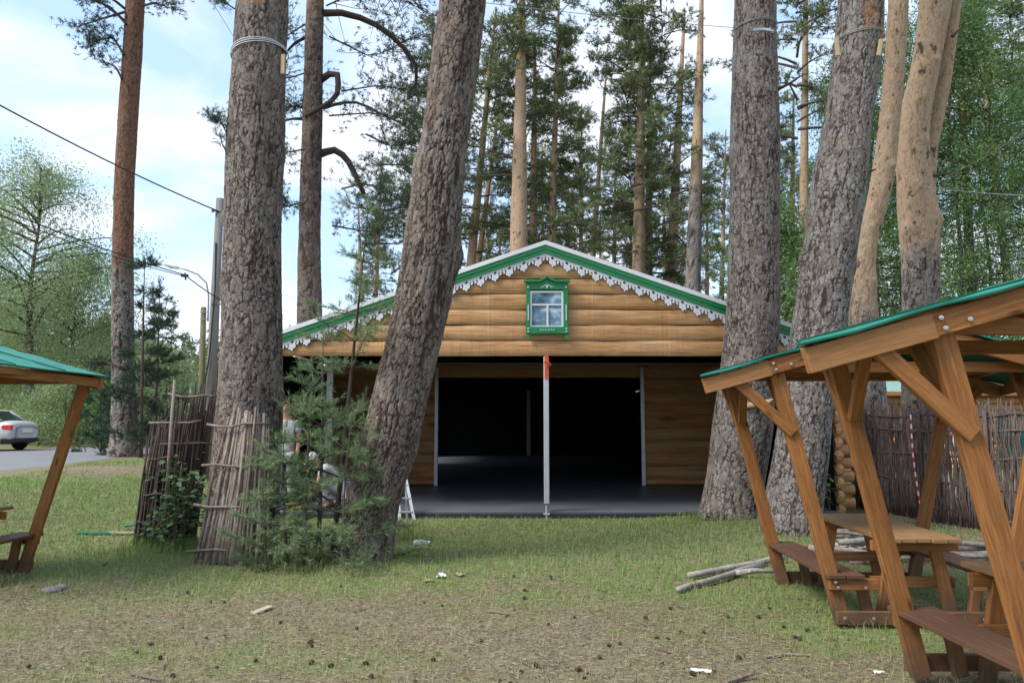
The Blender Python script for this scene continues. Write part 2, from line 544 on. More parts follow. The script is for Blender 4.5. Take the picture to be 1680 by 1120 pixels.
def m_print(name, k=1.0):
    """printed log cladding on tent fabric: warm pine, long grain, knots, pale vertical creases"""
    t = NT(name)
    o = t.coord()
    r = t.rand()
    off = t.n('ShaderNodeCombineXYZ', {0: t.math('MULTIPLY', r, 41.), 2: t.math('MULTIPLY', r, 23.)}).outputs[0]
    v = t.vadd(o, off)
    g = t.noise(t.map(v, (.55, .5, 9)), 2.2, 7, .62, .9)
    fine = t.noise(t.map(v, (1.1, 1, 22)), 1.6, 4, .6, .3)
    big = t.noise(t.map(v, (.35, .3, 1.6)), 2.0, 3)
    c = t.ramp(g, [(.25, (.19, .085, .030)), (.46, (.43, .21, .075)), (.78, (.62, .365, .165))])
    c = t.mix(t.rng(fine, .48, .70, 0, .7), c, (.15, .065, .025))
    c = t.mix(t.rng(big, .35, .7, 0, .5), c, (.48, .33, .19))
    kv = t.n('ShaderNodeTexVoronoi', {'Vector': t.map(v, (.62, .2, 2.4)), 'Scale': 1.0}).outputs['Distance']
    c = t.mix(t.rng(kv, .04, .22, .85, 0), c, (.10, .045, .02))
    cr = t.noise(t.map(o, (16, 0, .16)), 1.5, 4, .7)
    msk = t.noise(t.map(o, (.7, 0, .5)), 1.2, 2)
    c = t.mix(t.math('MULTIPLY', t.rng(cr, .60, .68, 0, .45), t.rng(msk, .45, .6, .05, 1)), c, (.62, .52, .40))
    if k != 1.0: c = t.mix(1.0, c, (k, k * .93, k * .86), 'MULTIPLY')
    return t.bsdf(c, .55, .3, t.bump(t.math('ADD', cr, t.math('MULTIPLY', t.noise(t.map(o, (3, 0, .5)), 1.3, 3), 2.0)), .3, .03))


M['print'] = m_print('log_print')
M['print_shaded'] = m_print('log_print_shaded', .9)  # same log print tinted darker: porch shade put into the colour


def m_pane():
    """the window is part of the print: blue panes with printed clouds"""
    t = NT('printed_window_pane')
    o = t.coord()
    n = t.noise(t.map(o, (2.6, 1, 4.4), (1.3, 0, .4), (0, .5, 0)), 1.3, 4, .5)
    c = t.ramp(n, [(.36, (.035, .085, .13)), (.52, (.13, .24, .34)), (.68, (.60, .68, .76))])
    return t.bsdf(c, .35, .4)


M['pane'] = m_pane()


# ------------------------------------------------------------------ ground
TREE_BASES = [(-3.4, 9.4, .08), (-1.75, 8.85, .08), (3.35, 11.85, .12), (3.7, 10.7, .05)]


def gz(x, y):
    x = np.asarray(x, dtype=float); y = np.asarray(y, dtype=float)
    near = sstep(-11.0, -9.5, x) * sstep(60, 25, y)
    z = (fbm(x * .55, y * .55, 3) - .5) * .10 * near + (fbm(x * 2.6, y * 2.6, 8) - .5) * .035 * near
    flat = sstep(12.6, 11.9, y)                       # the tent stands on level ground
    tent = (x > -5) & (x < 6)
    z = np.where(tent, z * flat, z)
    z = z + .52 * sstep(-5.2, -9.0, x) + .05 * sstep(9, 12, y) * sstep(-12, -9, x)
    for bx, by, a in TREE_BASES:
        z = z + a * np.exp(-((x - bx) ** 2 + (y - by) ** 2) / .75)
    return z


def gz1(x, y): return float(gz(np.array([x]), np.array([y]))[0])


def green(x, y):
    n = fbm(x * .9, y * .9, 21); n2 = fbm(x * 3.1, y * 3.1, 33)
    g = .36 + .42 * sstep(.36, .70, n)
    e = lambda cx, cy, rx, ry: np.exp(-(((x - cx) / rx) ** 2 + ((y - cy) / ry) ** 2))
    g = g + 1.0 * e(-6.9, 12.6, 2.6, 2.9) + .7 * e(-6.2, 10.2, 1.6, 1.0)
    g = g + .62 * e(.8, 11.2, 3.6, 1.5) + .35 * e(1.0, 9.2, 3.2, 1.6)
    g = g + .7 * e(-4.2, 8.7, 1.3, .7) + .7 * e(-1.1, 8.7, .9, .8) + .3 * e(-2.6, 8.0, 1.5, .8)
    g = g + .55 * e(2.4, 8.2, 1.3, 1.6) + .5 * e(3.3, 6.6, 1.2, 1.2) + .25 * e(2.2, 6.2, 1.2, .8)
    g = g - .3 * e(-.6, 6.0, 2.4, 1.2) - .25 * e(2.4, 5.1, 1.1, .6) - .35 * e(-8.2, 16.4, 2.5, .6) - .35 * e(-10.8, 15, 1.0, 4)
    g = np.where(y > 15, np.maximum(g, .7), g)
    g = g * (.40 + 1.2 * n2)
    g = g - .6 * e(-9.2, 16.8, 1.7, 1.2)
    return np.clip(g, 0, 1)


def m_ground():
    t = NT('forest_ground')
    g = t.attr('green')
    o = t.coord()
    n1 = t.noise(o, 1.8, 6, .65); n2 = t.noise(o, 16, 6, .7); n3 = t.noise(o, 70, 4, .7)
    duff = t.ramp(n2, [(.25, (.135, .108, .068)), (.5, (.205, .170, .112)), (.75, (.285, .24, .165))])
    duff = t.mix(t.rng(n1, .4, .7, 0, .5), duff, (.17, .13, .10))
    duff = t.mix(t.rng(n3, .52, .7, 0, .4), duff, (.07, .05, .037))
    gr = t.ramp(n2, [(.3, (.12, .13, .058)), (.7, (.20, .21, .095))])
    f = t.rng(t.math('ADD', g, t.rng(n2, .3, .7, -.22, .22)), .25, .85, 0, .9)
    c = t.mix(f, duff, gr)
    return t.bsdf(c, .95, .1, t.bump(t.math('ADD', n2, t.math('MULTIPLY', n3, .5)), .5, .02))


M['ground'] = m_ground()


def build_ground():
    fx = np.arange(-13, 12.01, .11); fy = np.arange(2.5, 20.01, .11)
    far = np.array([1.2, 2.6, 4.5, 8, 14, 24, 45, 90, 200, 500, 1500, 2800])
    gx = np.concatenate([fx[0] - far[::-1], fx, fx[-1] + far])
    gy = np.concatenate([fy[0] - far[::-1], fy, fy[-1] + far])
    X, Y = np.meshgrid(gx, gy)
    Z = gz(X, Y)
    V = np.stack([X, Y, Z], -1).reshape(-1, 3)
    nx, ny = len(gx), len(gy)
    i = (np.arange(ny - 1)[:, None] * nx + np.arange(nx - 1)[None]).ravel()
    F = np.stack([i, i + 1, i + 1 + nx, i + nx], -1)
    me = np_mesh('ground', V, F, {'green': green(X, Y).ravel()})
    o = put('ground', me, M['ground'], smooth=True)
    tag(o, kind='structure')


build_ground()


def in_view(x, y, m=1.0): return np.abs(x) < .70 * y + m


def blades(n, xr, yr, dens, hmin, hmax, w, lean, tint, seed, flat=False):
    r = np.random.default_rng(seed)
    x = r.uniform(*xr, n); y = r.uniform(*yr, n)
    k = (r.uniform(0, 1, n) < dens(x, y)) & in_view(x, y)
    k &= ~((x > -4.15) & (x < 5.27) & (y > 12.46))
    k &= ~((x < -9.0 - .27 * np.clip(y - 13.0, 0, 9)) & (y > 8))
    x, y = x[k], y[k]; n = len(x)
    z = gz(x, y)
    a = r.uniform(0, 2 * np.pi, n); h = r.uniform(hmin, hmax, n)
    dx, dy = np.cos(a), np.sin(a)
    ww = w * r.uniform(.6, 1.3, n) * (1 + .06 * np.clip(y - 8, 0, 12))
    px, py = -dy * ww / 2, dx * ww / 2
    if flat:
        tl = r.uniform(-.02, .10, n) * h
        base = np.stack([x, y, z + .004 + .012 * r.uniform(0, 1, n)], -1)
        tip = base + np.stack([dx * h, dy * h, tl], -1)
        mid = (base + tip) / 2 + np.stack([px * 3, py * 3, 0 * px + .004], -1)
        s = np.stack([px, py, 0 * px], -1)
        V = np.stack([base - s, base + s, mid + s * .8, tip], 1).reshape(-1, 3)
        b = np.arange(n)[:, None] * 4
        F = np.concatenate([b + np.array([[0, 1, 2]]), b + np.array([[0, 2, 3]])])
        tt = np.repeat(np.clip(tint(x, y, r), 0, 1), 4)
    else:
        le = r.uniform(.1, lean, n)
        base = np.stack([x, y, z - .005], -1)
        s = np.stack([px, py, 0 * px], -1)
        mid = base + np.stack([dx * h * le * .3, dy * h * le * .3, h * .6], -1)
        tip = base + np.stack([dx * h * le, dy * h * le, h * np.sqrt(np.clip(1 - .5 * le, .2, 1))], -1)
        V = np.stack([base - s, base + s, mid + s * .7, mid - s * .7, tip], 1).reshape(-1, 3)
        b = np.arange(n)[:, None] * 5
        F = np.concatenate([b + np.array([[0, 1, 2]]), b + np.array([[0, 2, 3]]), b + np.array([[3, 2, 4]])])
        tt = np.repeat(np.clip(tint(x, y, r), 0, 1), 5)
    return V, F, tt


def join_arrays(parts):
    Vs, Fs, Ts, b = [], [], [], 0
    for V, F, T in parts:
        Vs.append(V); Fs.append(F + b); Ts.append(T); b += len(V)
    return np.concatenate(Vs), np.concatenate(Fs), np.concatenate(Ts)


def build_grass():
    gt = lambda x, y, r: .12 + .80 * green(x, y) ** .9 + r.normal(0, .22, len(x))
    dry = lambda x, y, r: r.uniform(-.1, .4, len(x))
    lush = lambda x, y: np.clip(green(x, y) - .72, 0, 1) * 1.2 * (1 + 1.2 * (x < -4))
    parts = [blades(170000, (-7, 7), (4, 9), lambda x, y: .32 + green(x, y) ** 1.2 * .68, .012, .045, .005, 1.3, gt, 1),
             blades(190000, (-13, 9), (9, 20), lambda x, y: green(x, y) ** 1.3 * .95, .015, .06, .008, 1.2, gt, 2),
             blades(50000, (-12, 9), (5, 16), lush, .05, .12, .007, 1.1, gt, 3),
             blades(26000, (-8, 8), (4, 12), lambda x, y: .25 + .5 * green(x, y), .05, .16, .005, 1.6, dry, 4)]
    V, F, T = join_arrays(parts)
    o = put('grass', np_mesh('grass', V, F, {'tint': T}), M['grass'])
    tag(o, 'short patchy grass growing through brown pine litter', 'grass', kind='stuff')
    lt = lambda x, y, r: r.uniform(0, 1, len(x)) ** 1.3
    ld = lambda x, y: 1 - .75 * green(x, y)
    parts = [blades(105000, (-7, 7), (4, 8.5), ld, .025, .065, .0024, 0, lt, 5, True),
             blades(60000, (-10, 8), (8.5, 14), ld, .04, .09, .004, 0, lt, 6, True)]
    V, F, T = join_arrays(parts)
    o = put('needle_litter', np_mesh('needle_litter', V, F, {'tint': T}), M['litter'])
    tag(o, 'fallen brown pine needles covering the ground', 'pine litter', kind='stuff')


build_grass()


def build_road():
    t = NT('asphalt')
    o = t.coord(); n = t.noise(o, 1.2, 5); n2 = t.noise(o, 60, 4, .7)
    c = t.mix(n, (.16, .165, .175), (.23, .235, .245))
    c = t.mix(t.rng(n2, .4, .7, 0, .3), c, (.10, .10, .105))
    M['asphalt'] = t.bsdf(c, .85, .25, t.bump(n2, .3, .01))
    cl = [(-12.6, -40), (-12.6, 0), (-12.6, 12), (-14.4, 20), (-15.1, 26), (-14.9, 32), (-13.5, 42), (-10.5, 55), (-9.8, 75), (-9.8, 100)]
    # smooth resample
    ys = np.linspace(-40, 100, 90)
    xs = np.interp(ys, [c[1] for c in cl], [c[0] for c in cl])
    k = np.ones(9) / 9
    xs = np.convolve(np.pad(xs, 4, mode='edge'), k, 'valid')
    V, F, V2, F2 = [], [], [], []
    r = random.Random(5)
    for i, (x, y) in enumerate(zip(xs, ys)):
        V += [(x - 3.0 + r.uniform(-.06, .06), y, .532), (x + 3.0 + r.uniform(-.06, .06), y, .532)]
        V2 += [(x - 4.3 + r.uniform(-.25, .25), y, .526), (x + 3.7 + r.uniform(-.25, .25), y, .526)]
        if i:
            b = 2 * i; F.append((b - 2, b - 1, b + 1, b)); F2.append((b - 2, b - 1, b + 1, b))
    tag(put('road', np_mesh('road', V, F), M['asphalt']), kind='structure')
    t = NT('sandy_verge')
    o = t.coord(); n = t.noise(o, 3, 6, .7)
    M['verge'] = t.bsdf(t.ramp(n, [(.3, (.10, .075, .05)), (.7, (.24, .18, .125))]), .95, .1, t.bump(n, .5, .03))
    tag(put('road_verge', np_mesh('road_verge', V2, F2), M['verge']), kind='structure')


build_road()


# ------------------------------------------------------------------ trunks and foliage
def trunk_mesh(name, pts, rad, nu, dz, ztop_dense, plate=(.075, .13), depth=.022, orange=None, seed=0, knobs=(), scars=(), furrow=3.4):
    """pts (n,3) with increasing z, rad (n): a bark-plated trunk, rings level"""
    pts = np.array(pts, float); rad = np.array(rad, float)
    z0, z1 = pts[0, 2], pts[-1, 2]
    zd = np.arange(z0, min(ztop_dense, z1), dz)
    zc = np.arange(min(ztop_dense, z1), z1 + .01, .35) if z1 > ztop_dense else np.array([z1])
    zz = np.concatenate([zd, zc])
    k = np.ones(15) / 15

    def smooth(a, w):
        kk = np.ones(w) / w
        return np.convolve(np.pad(a, w // 2, mode='edge'), kk, 'valid')[:len(a)]
    fine = np.linspace(z0, z1, 700)
    sx = smooth(np.interp(fine, pts[:, 2], pts[:, 0]), 41)
    sy = smooth(np.interp(fine, pts[:, 2], pts[:, 1]), 41)
    sr = smooth(np.interp(fine, pts[:, 2], rad), 31)
    cx, cy, cr = np.interp(zz, fine, sx), np.interp(zz, fine, sy), np.interp(zz, fine, sr)
    th = np.arange(nu) / nu * 2 * np.pi
    TH, ZZ = np.meshgrid(th, zz)
    R0 = float(np.median(rad))
    nc = max(6, int(round(2 * np.pi * R0 / plate[0])))
    # lumpy outline
    lum = 1 + .055 * (fbm(np.cos(TH) * 1.3 + 9, np.sin(TH) * 1.3 + ZZ * 1.1, seed + 5) - .5) * 2
    lum += .04 * np.exp(-np.maximum(ZZ - z0, 0) / .35) * np.cos(TH * 5 + seed)   # root flutes
    u = TH / (2 * np.pi) * nc
    v = ZZ / plate[1]
    wx = (fbm(np.cos(TH) * 5 + 3, np.sin(TH) * 5 + ZZ * 4, seed + 50) - .5)
    wy = (fbm(np.cos(TH) * 5 + 8, np.sin(TH) * 5 + ZZ * 4, seed + 60) - .5)
    u0, v0 = u, v
    u = u + wx * 1.3 + (fbm(u0 * 2.3, v0 * 1.9, seed + 51, 3) - .5) * .6
    v = v + wy * 1.3 + (fbm(u0 * 2.1 + 40, v0 * 2.3, seed + 61, 3) - .5) * .6
    ui, vi = np.floor(u).astype(int), np.floor(v).astype(int)
    F1 = np.full(u.shape, 9.); F2 = np.full(u.shape, 9.); ID = np.zeros(u.shape); TU = np.zeros(u.shape)

    def h(a, b, s):
        n = ((a % nc) * 374761393 + b * 668265263 + (seed * 31 + s) * 1274126177) & 0x7fffffff
        n = ((n ^ (n >> 13)) * 1103515245) & 0x7fffffff
        return ((n ^ (n >> 15)) & 0xffff) / 65535.
    for a in (-1, 0, 1):
        for b in (-1, 0, 1):
            A, B = ui + a, vi + b
            du, dv = A + .05 + .9 * h(A, B, 1) - u, B + .05 + .9 * h(A, B, 2) - v
            d = np.abs(du) * .45 + np.abs(dv) * .25 + .62 * np.hypot(du, dv)
            nearer = d < F1
            F2 = np.where(nearer, F1, np.minimum(F2, d))
            ID = np.where(nearer, h(A, B, 3), ID)
            TU = np.where(nearer, (h(A, B, 4) - .5) * du + (h(A, B, 5) - .2) * dv, TU)
            F1 = np.where(nearer, d, F1)
    e = F2 - F1
    org = np.zeros(u.shape)
    for (sz, sth, sw, sh_) in scars:
        dth = np.angle(np.exp(1j * (TH - sth)))
        org = np.maximum(org, np.exp(-((ZZ - sz) / sh_) ** 4 - (dth * cr[:, None] / sw) ** 4) * (.35 + .75 * fbm(u0 * 1.5, v0 * 1.5, seed + 93)))
    if orange is not None:
        org = sstep(orange - 1.0, orange + 1.0, ZZ + (wx) * 1.2)
    # cracks fade in and out, so that plates run together into irregular scales
    fade = fbm(u0 * .55 + 7, v0 * .42, seed + 90, 3)
    e = e + .40 * sstep(.54, .70, fade) * vnoise(u0 * 1.3, v0 * 1.1, seed + 91)
    e = e + .10 * (fbm(u0 * 4.5, v0 * 4.0, seed + 92, 2) - .5)
    fur = np.abs(fbm(u0 * .85 + wx * 1.2, v0 * .20 + 3, seed + 95, 3) - .5) * furrow
    e = np.minimum(e * 1.1 + .015, fur + .02)
    crk = sstep(.0, .17, e)
    rel = depth * (crk * (.85 + .3 * ID) - .6)
    rel += depth * .45 * TU * crk                    # each plate tilts a little
    sub = np.abs(fbm(u0 * 2.6, v0 * 2.2, seed + 71, 4) - .5)
    fis = 1 - sstep(.0, .035, sub)                   # finer splits across the plates
    rel -= depth * .22 * fis
    e = np.clip(e, 0, 1) * (1 - .55 * fis)
    rel += depth * .28 * (fbm(u0 * 3.2, v0 * 3.0, seed + 70, 4) - .5)
    rel = rel * (1 - .35 * org)
    rr = cr[:, None] * lum + rel * np.minimum(1, cr[:, None] / .2)
    for (kz, kth, amp, w) in knobs:
        dth = np.angle(np.exp(1j * (TH - kth)))
        rr = rr + amp * np.exp(-((ZZ - kz) / w) ** 2 - (dth * cr[:, None] / w) ** 2)
    V = np.stack([cx[:, None] + rr * np.cos(TH), cy[:, None] + rr * np.sin(TH), ZZ], -1).reshape(-1, 3)
    nz = len(zz)
    i = (np.arange(nz - 1)[:, None] * nu + np.arange(nu)[None])
    j = (np.arange(nz - 1)[:, None] * nu + (np.arange(nu)[None] + 1) % nu)
    F = np.stack([i, j, j + nu, i + nu], -1).reshape(-1, 4)
    return np_mesh(name, V, F, {'crack': e.ravel(), 'cell': ID.ravel(), 'orange': org.ravel()})


def px_trunk(rows, Y, zbase, ztop, taper=.012, dY=0.0):
    """rows of (py, xl, xr) measured along the trunk -> world spine and radii; goes on above the frame"""
    pts, rad = [], []
    for py, xl, xr in rows:
        c = P((xl + xr) / 2, py, Y)
        e1, e2 = P(xl, py, Y), P(xr, py, Y)
        pts.append([c.x, Y + dY * (c.z), c.z]); rad.append((e2.x - e1.x) / 2)
    order = np.argsort([p[2] for p in pts])
    pts = [pts[i] for i in order]; rad = [rad[i] for i in order]
    pts[0][2] = zbase - .12
    a, b = pts[-1], pts[-3]
    sl = ((a[0] - b[0]) / (a[2] - b[2])) * .45
    while pts[-1][2] < ztop:
        p = pts[-1]
        pts.append([p[0] + sl * 1.5, p[1], p[2] + 1.5]); rad.append(max(.05, rad[-1] - 1.5 * taper))
    return pts, rad


def needle_arrays(p, d, sl, n, nl, w, seed, tint, amin=.35, amax=1.15):
    r = np.random.default_rng(seed)
    m = len(p)
    t = r.uniform(0, 1, (m, n, 1))
    base = p[:, None] + d[:, None] * t * np.asarray(sl).reshape(-1, 1, 1)
    q = r.normal(size=(m, n, 3))
    q -= (q * d[:, None]).sum(-1, keepdims=True) * d[:, None]
    q /= np.linalg.norm(q, axis=-1, keepdims=True) + 1e-9
    A = r.uniform(amin, amax, (m, n, 1))
    nd = d[:, None] * np.cos(A) + q * np.sin(A)
    ln = nl * r.uniform(.65, 1.15, (m, n, 1))
    tip = base + nd * ln
    tip[..., 2] -= .08 * ln[..., 0]
    s = np.cross(nd, r.normal(size=(m, n, 3)))
    s /= np.linalg.norm(s, axis=-1, keepdims=True) + 1e-9
    s *= w / 2
    V = np.stack([base - s, base + s, tip], 2).reshape(-1, 3)
    F = np.arange(len(V)).reshape(-1, 3)
    T = np.repeat(np.clip(np.repeat(np.asarray(tint)[:, None], n, 1) + r.normal(0, .12, (m, n)), 0, 1).ravel(), 3)
    return V, F, T


def unit(a):
    a = np.asarray(a, float)
    return a / (np.linalg.norm(a, axis=-1, keepdims=True) + 1e-9)


def bez(p0, p1, p2, n):
    t = np.linspace(0, 1, n)[:, None]
    return (1 - t) ** 2 * np.array(p0) + 2 * t * (1 - t) * np.array(p1) + t ** 2 * np.array(p2)


class Crown:
    """collects limbs (tubes) and needle shoots, then links them under a tree"""
    def __init__(self, seed):
        self.r = random.Random(seed); self.seed = seed
        self.mb = MB(); self.p, self.d, self.l, self.t = [], [], [], []

    def limb(self, path, r0, r1, n=5):
        k = len(path)
        self.mb.tube([tuple(q) for q in path], [r0 + (r1 - r0) * i / (k - 1) for i in range(k)], n, caps=False)

    def spray(self, path, start, count, spread, sl, tint=.5, up=.35):
        """side twigs with shoots along a limb path (clumped near the tips)"""
        r = self.r
        path = np.asarray(path)
        for _ in range(count):
            f = start + (1 - start) * r.random() ** .7
            i = min(int(f * (len(path) - 1)), len(path) - 2)
            g = f * (len(path) - 1) - i
            q = path[i] * (1 - g) + path[i + 1] * g
            ax = unit(path[i + 1] - path[i])
            rd = np.array([r.gauss(0, 1), r.gauss(0, 1), r.gauss(0, .45)])
            dv = unit(ax * .5 + unit(rd) * .9 + np.array([0, 0, up * .4]))
            L = spread * (.35 + .9 * r.random())
            e = q + dv * L
            md = q + dv * L * .5 + np.array([0, 0, -.04 * L])
            if L > .25: self.mb.tube([tuple(q), tuple(md), tuple(e)], [.012 * spread, .008 * spread, .004 * spread], 3, caps=False)
            tt = tint + r.gauss(0, .16)
            k = 3 + int(r.random() * 4)
            for _k in range(k):
                h = .35 + .65 * r.random()
                c = q + dv * L * h + np.array([r.gauss(0, 1), r.gauss(0, 1), r.gauss(0, .6)]) * spread * .16
                sd = unit(dv * .7 + np.array([r.gauss(0, .6), r.gauss(0, .6), r.gauss(0, .4) + up]))
                self.p.append(c); self.d.append(sd); self.l.append(sl * (.6 + .7 * r.random())); self.t.append(tt)

    def crown_mesh(self, n, nl, w, amin=.35, amax=1.15):
        V, F, T = needle_arrays(np.array(self.p), np.array(self.d), self.l, n, nl, w, self.seed, self.t, amin, amax)
        return np_mesh('crown', V, F, {'tint': T})


def twig_mesh(mb, name='branches'):
    return mb.mesh(name)


# ---- the big near pines
def big_pine(name, label, rows, Y, zbase, ztop, nu, dz, plate, depth, orange=None, seed=0, knobs=(), group='pines', mat='bark', scars=()):
    pts, rad = px_trunk(rows, Y, zbase, ztop)
    t = thing(name, (pts[0][0], pts[0][1], zbase), label, 'tree', group)
    top_vis = P(840, -40, Y).z
    put('trunk', trunk_mesh('trunk', pts, rad, nu, dz, top_vis, plate, depth, orange, seed, knobs, scars), M[mat], t, smooth=True)
    return t, pts, rad


def high_crown(t, pts, seed, zlo, zhi, nl=16, reach=2.6, tufts=14, mat='needle'):
    """crown above the frame: limbs all round the stem between two heights"""
    c = Crown(seed)
    r = c.r
    P_ = np.array(pts)
    for i in range(nl):
        z = zlo + (zhi - zlo) * (i + r.random()) / nl
        x = np.interp(z, P_[:, 2], P_[:, 0]); y = np.interp(z, P_[:, 2], P_[:, 1])
        a = r.uniform(0, 2 * math.pi)
        L = reach * (.6 + .6 * r.random()) * (1 - .45 * (z - zlo) / (zhi - zlo))
        e = np.array([x + L * math.cos(a), y + L * math.sin(a), z + L * r.uniform(-.05, .5)])
        path = bez((x, y, z), ((x + e[0]) / 2, (y + e[1]) / 2, max(z, e[2]) + .2), e, 6)
        c.limb(path, .05, .012)
        c.spray(path, .35, tufts, .55, .16, .45)
    put('branches', twig_mesh(c.mb), M['twig'], t)
    put('crown', c.crown_mesh(12, .11, .014), M[mat], t)


big = []
T1 = [(905, 325, 462), (860, 336, 456), (800, 345, 455), (700, 355, 459), (620, 364, 463), (560, 366, 462), (480, 367, 459), (400, 368, 458), (300, 371, 462), (200, 375, 465), (110, 383, 468), (0, 390, 470)]
t1, p1, r1 = big_pine('pine_tree', 'thick grey pine with a pale stick panel at its foot and white band above', T1, 9.4, .06, 17, 176, .0155, (.052, .105), .013, seed=3, mat='bark_mid', scars=[(P(410, 5, 9.4).z, -1.55, .20, .22)], knobs=[(4.1, math.pi * 1.02, .05, .09), (4.9, -.2, .05, .12), (3.2, math.pi, .035, .15)])
high_crown(t1, p1, 31, 9.5, 17, 22, 3.0)
T2 = [(925, 545, 645), (900, 553, 640), (860, 562, 648), (800, 574, 660), (700, 600, 693), (611, 619, 709), (560, 636, 724), (500, 650, 739), (400, 664, 754), (300, 678, 759), (200, 697, 771), (100, 707, 785), (50, 716, 793), (0, 723, 797)]
t2, p2, r2 = big_pine('pine_tree', 'leaning thick pine trunk rising across the left half of the tent front', T2, 8.85, .06, 16, 176, .0155, (.055, .150), .020, seed=14, mat='bark_brown', knobs=[(3.5, 0.1, .06, .16), (4.6, math.pi, .04, .2), (1.2, 0.0, .04, .2)])
high_crown(t2, p2, 32, 9, 16, 20, 2.8)
T3 = [(856, 1136, 1250), (840, 1148, 1247), (800, 1158, 1250), (700, 1169, 1266), (600, 1184, 1273), (500, 1194, 1278), (400, 1198, 1278), (300, 1199, 1277), (200, 1200, 1276), (100, 1203, 1274), (0, 1207, 1271)]
t3, p3, r3 = big_pine('pine_tree', 'straight grey pine with small bark plates at the right corner of the tent floor', T3, 11.85, .14, 18, 168, .017, (.048, .092), .011, seed=25, mat='bark_pale')
high_crown(t3, p3, 33, 11, 18, 20, 2.8)
T4 = [(880, 1236, 1345), (850, 1250, 1345), (800, 1262, 1350), (700, 1280, 1363), (640, 1284, 1364), (580, 1292, 1372), (520, 1306, 1391), (450, 1315, 1396), (400, 1321, 1407), (300, 1333, 1417), (200, 1355, 1428), (100, 1369, 1444), (0, 1378, 1448)]
t4, p4, r4 = big_pine('pine_tree', 'leaning grey pine with a reddish scar and two wood pegs wired round it', T4, 10.7, .06, 17, 168, .016, (.050, .092), .012, seed=36, scars=[(P(1412, 45, 10.7).z, -1.5, .13, .28), (P(1432, 70, 10.7).z, -.6, .16, .16)], knobs=[(3.9, math.pi, .06, .12), (3.75, 0.1, .05, .15), (2.6, -.6, .05, .22)])
high_crown(t4, p4, 34, 10.5, 17, 20, 2.8)
T5 = [(840, 1398, 1462), (760, 1400, 1458), (650, 1398, 1453), (580, 1393, 1446), (470, 1396, 1434), (400, 1407, 1436), (300, 1430, 1466), (200, 1444, 1475), (100, 1453, 1484), (0, 1460, 1490)]
t5, p5, r5 = big_pine('pine_tree', 'curved pine with smooth orange upper bark between the grey pine and the forked pine', T5, 14.3, 0.05, 17, 90, .028, (.07, .11), .016, orange=3.6, seed=47, mat='bark_tan', knobs=[(5.2, -1.9, .04, .10), (6.4, -1.2, .045, .09), (4.2, -1.0, .04, .12), (7.3, -2.2, .035, .08)])
high_crown(t5, p5, 35, 11, 17, 16, 2.4)
T6 = [(840, 1478, 1546), (740, 1481, 1543), (640, 1482, 1540), (500, 1483, 1539), (420, 1482, 1538), (380, 1480, 1539), (340, 1476, 1536), (300, 1474, 1526), (250, 1472, 1521), (200, 1475, 1521), (150, 1487, 1532), (100, 1500, 1543), (50, 1506, 1550), (0, 1512, 1562)]
t6, p6, r6 = big_pine('pine_tree', 'forked pine with twisted double orange stems above a grey foot', T6, 15.2, 0.05, 18, 96, .028, (.07, .11), .018, orange=5.0, seed=58, mat='bark_tan', knobs=[(6.3, -1.9, .05, .10), (7.2, -1.1, .05, .10), (8.1, -1.7, .045, .10), (5.6, -.7, .07, .16), (5.4, -2.6, .06, .14), (8.9, -1.2, .05, .09)])
T6b = [(345, 1505, 1535), (310, 1512, 1534), (250, 1515, 1536), (200, 1522, 1546), (150, 1534, 1557), (100, 1544, 1564), (0, 1553, 1577)]
pb, rb = px_trunk(T6b, 15.45, P(1520, 345, 15.45).z, 16)
put('fork_stem', trunk_mesh('fork_stem', pb, rb, 64, .03, 10, (.07, .11), .014, orange=4.0, seed=61), M['bark_tan'], t6, smooth=True)
high_crown(t6, p6, 36, 12, 18, 16, 2.4)
T0 = [(752, 176, 236), (735, 182, 229), (700, 185, 224), (600, 185, 218), (470, 185, 217), (400, 186, 217), (300, 189, 219), (200, 195, 225), (100, 202, 231), (0, 208, 236)]
t0, p0, r0 = big_pine('pine_tree', 'tall straight pine by the road with grey foot and orange-brown upper stem', T0, 23.5, .52, 22, 90, .03, (.12, .20), .028, orange=6.4, seed=69, mat='bark_red')
T7 = [(700, 484, 530), (520, 488, 528), (400, 490, 525), (300, 493, 526), (200, 497, 528), (100, 500, 529), (0, 504, 531)]
t7, p7, r7 = big_pine('pine_tree', 'dark pine with crooked bare limbs standing between the banded pine and the leaning pine', T7, 20, 0, 22, 80, .035, (.11, .17), .022, orange=13.0, seed=75, mat='bark_dark')


# limbs of the two mid-distance pines that the photo shows
def px_path(pts, Y, dY=0.0):
    return np.array([tuple(P(x, y, Y + dY * i)) for i, (x, y) in enumerate(pts)])


def densify(path, n):
    path = np.asarray(path)
    s = np.concatenate([[0], np.cumsum(np.linalg.norm(np.diff(path, axis=0), axis=1))])
    q = np.linspace(0, s[-1], n * 4)
    out = np.stack([np.interp(q, s, path[:, k]) for k in range(3)], -1)
    for _ in range(3):
        out[1:-1] = (out[:-2] + out[1:-1] * 2 + out[2:]) / 4
    return out[::4] if (len(out) - 1) % 4 == 0 else np.vstack([out[::4], out[-1:]])


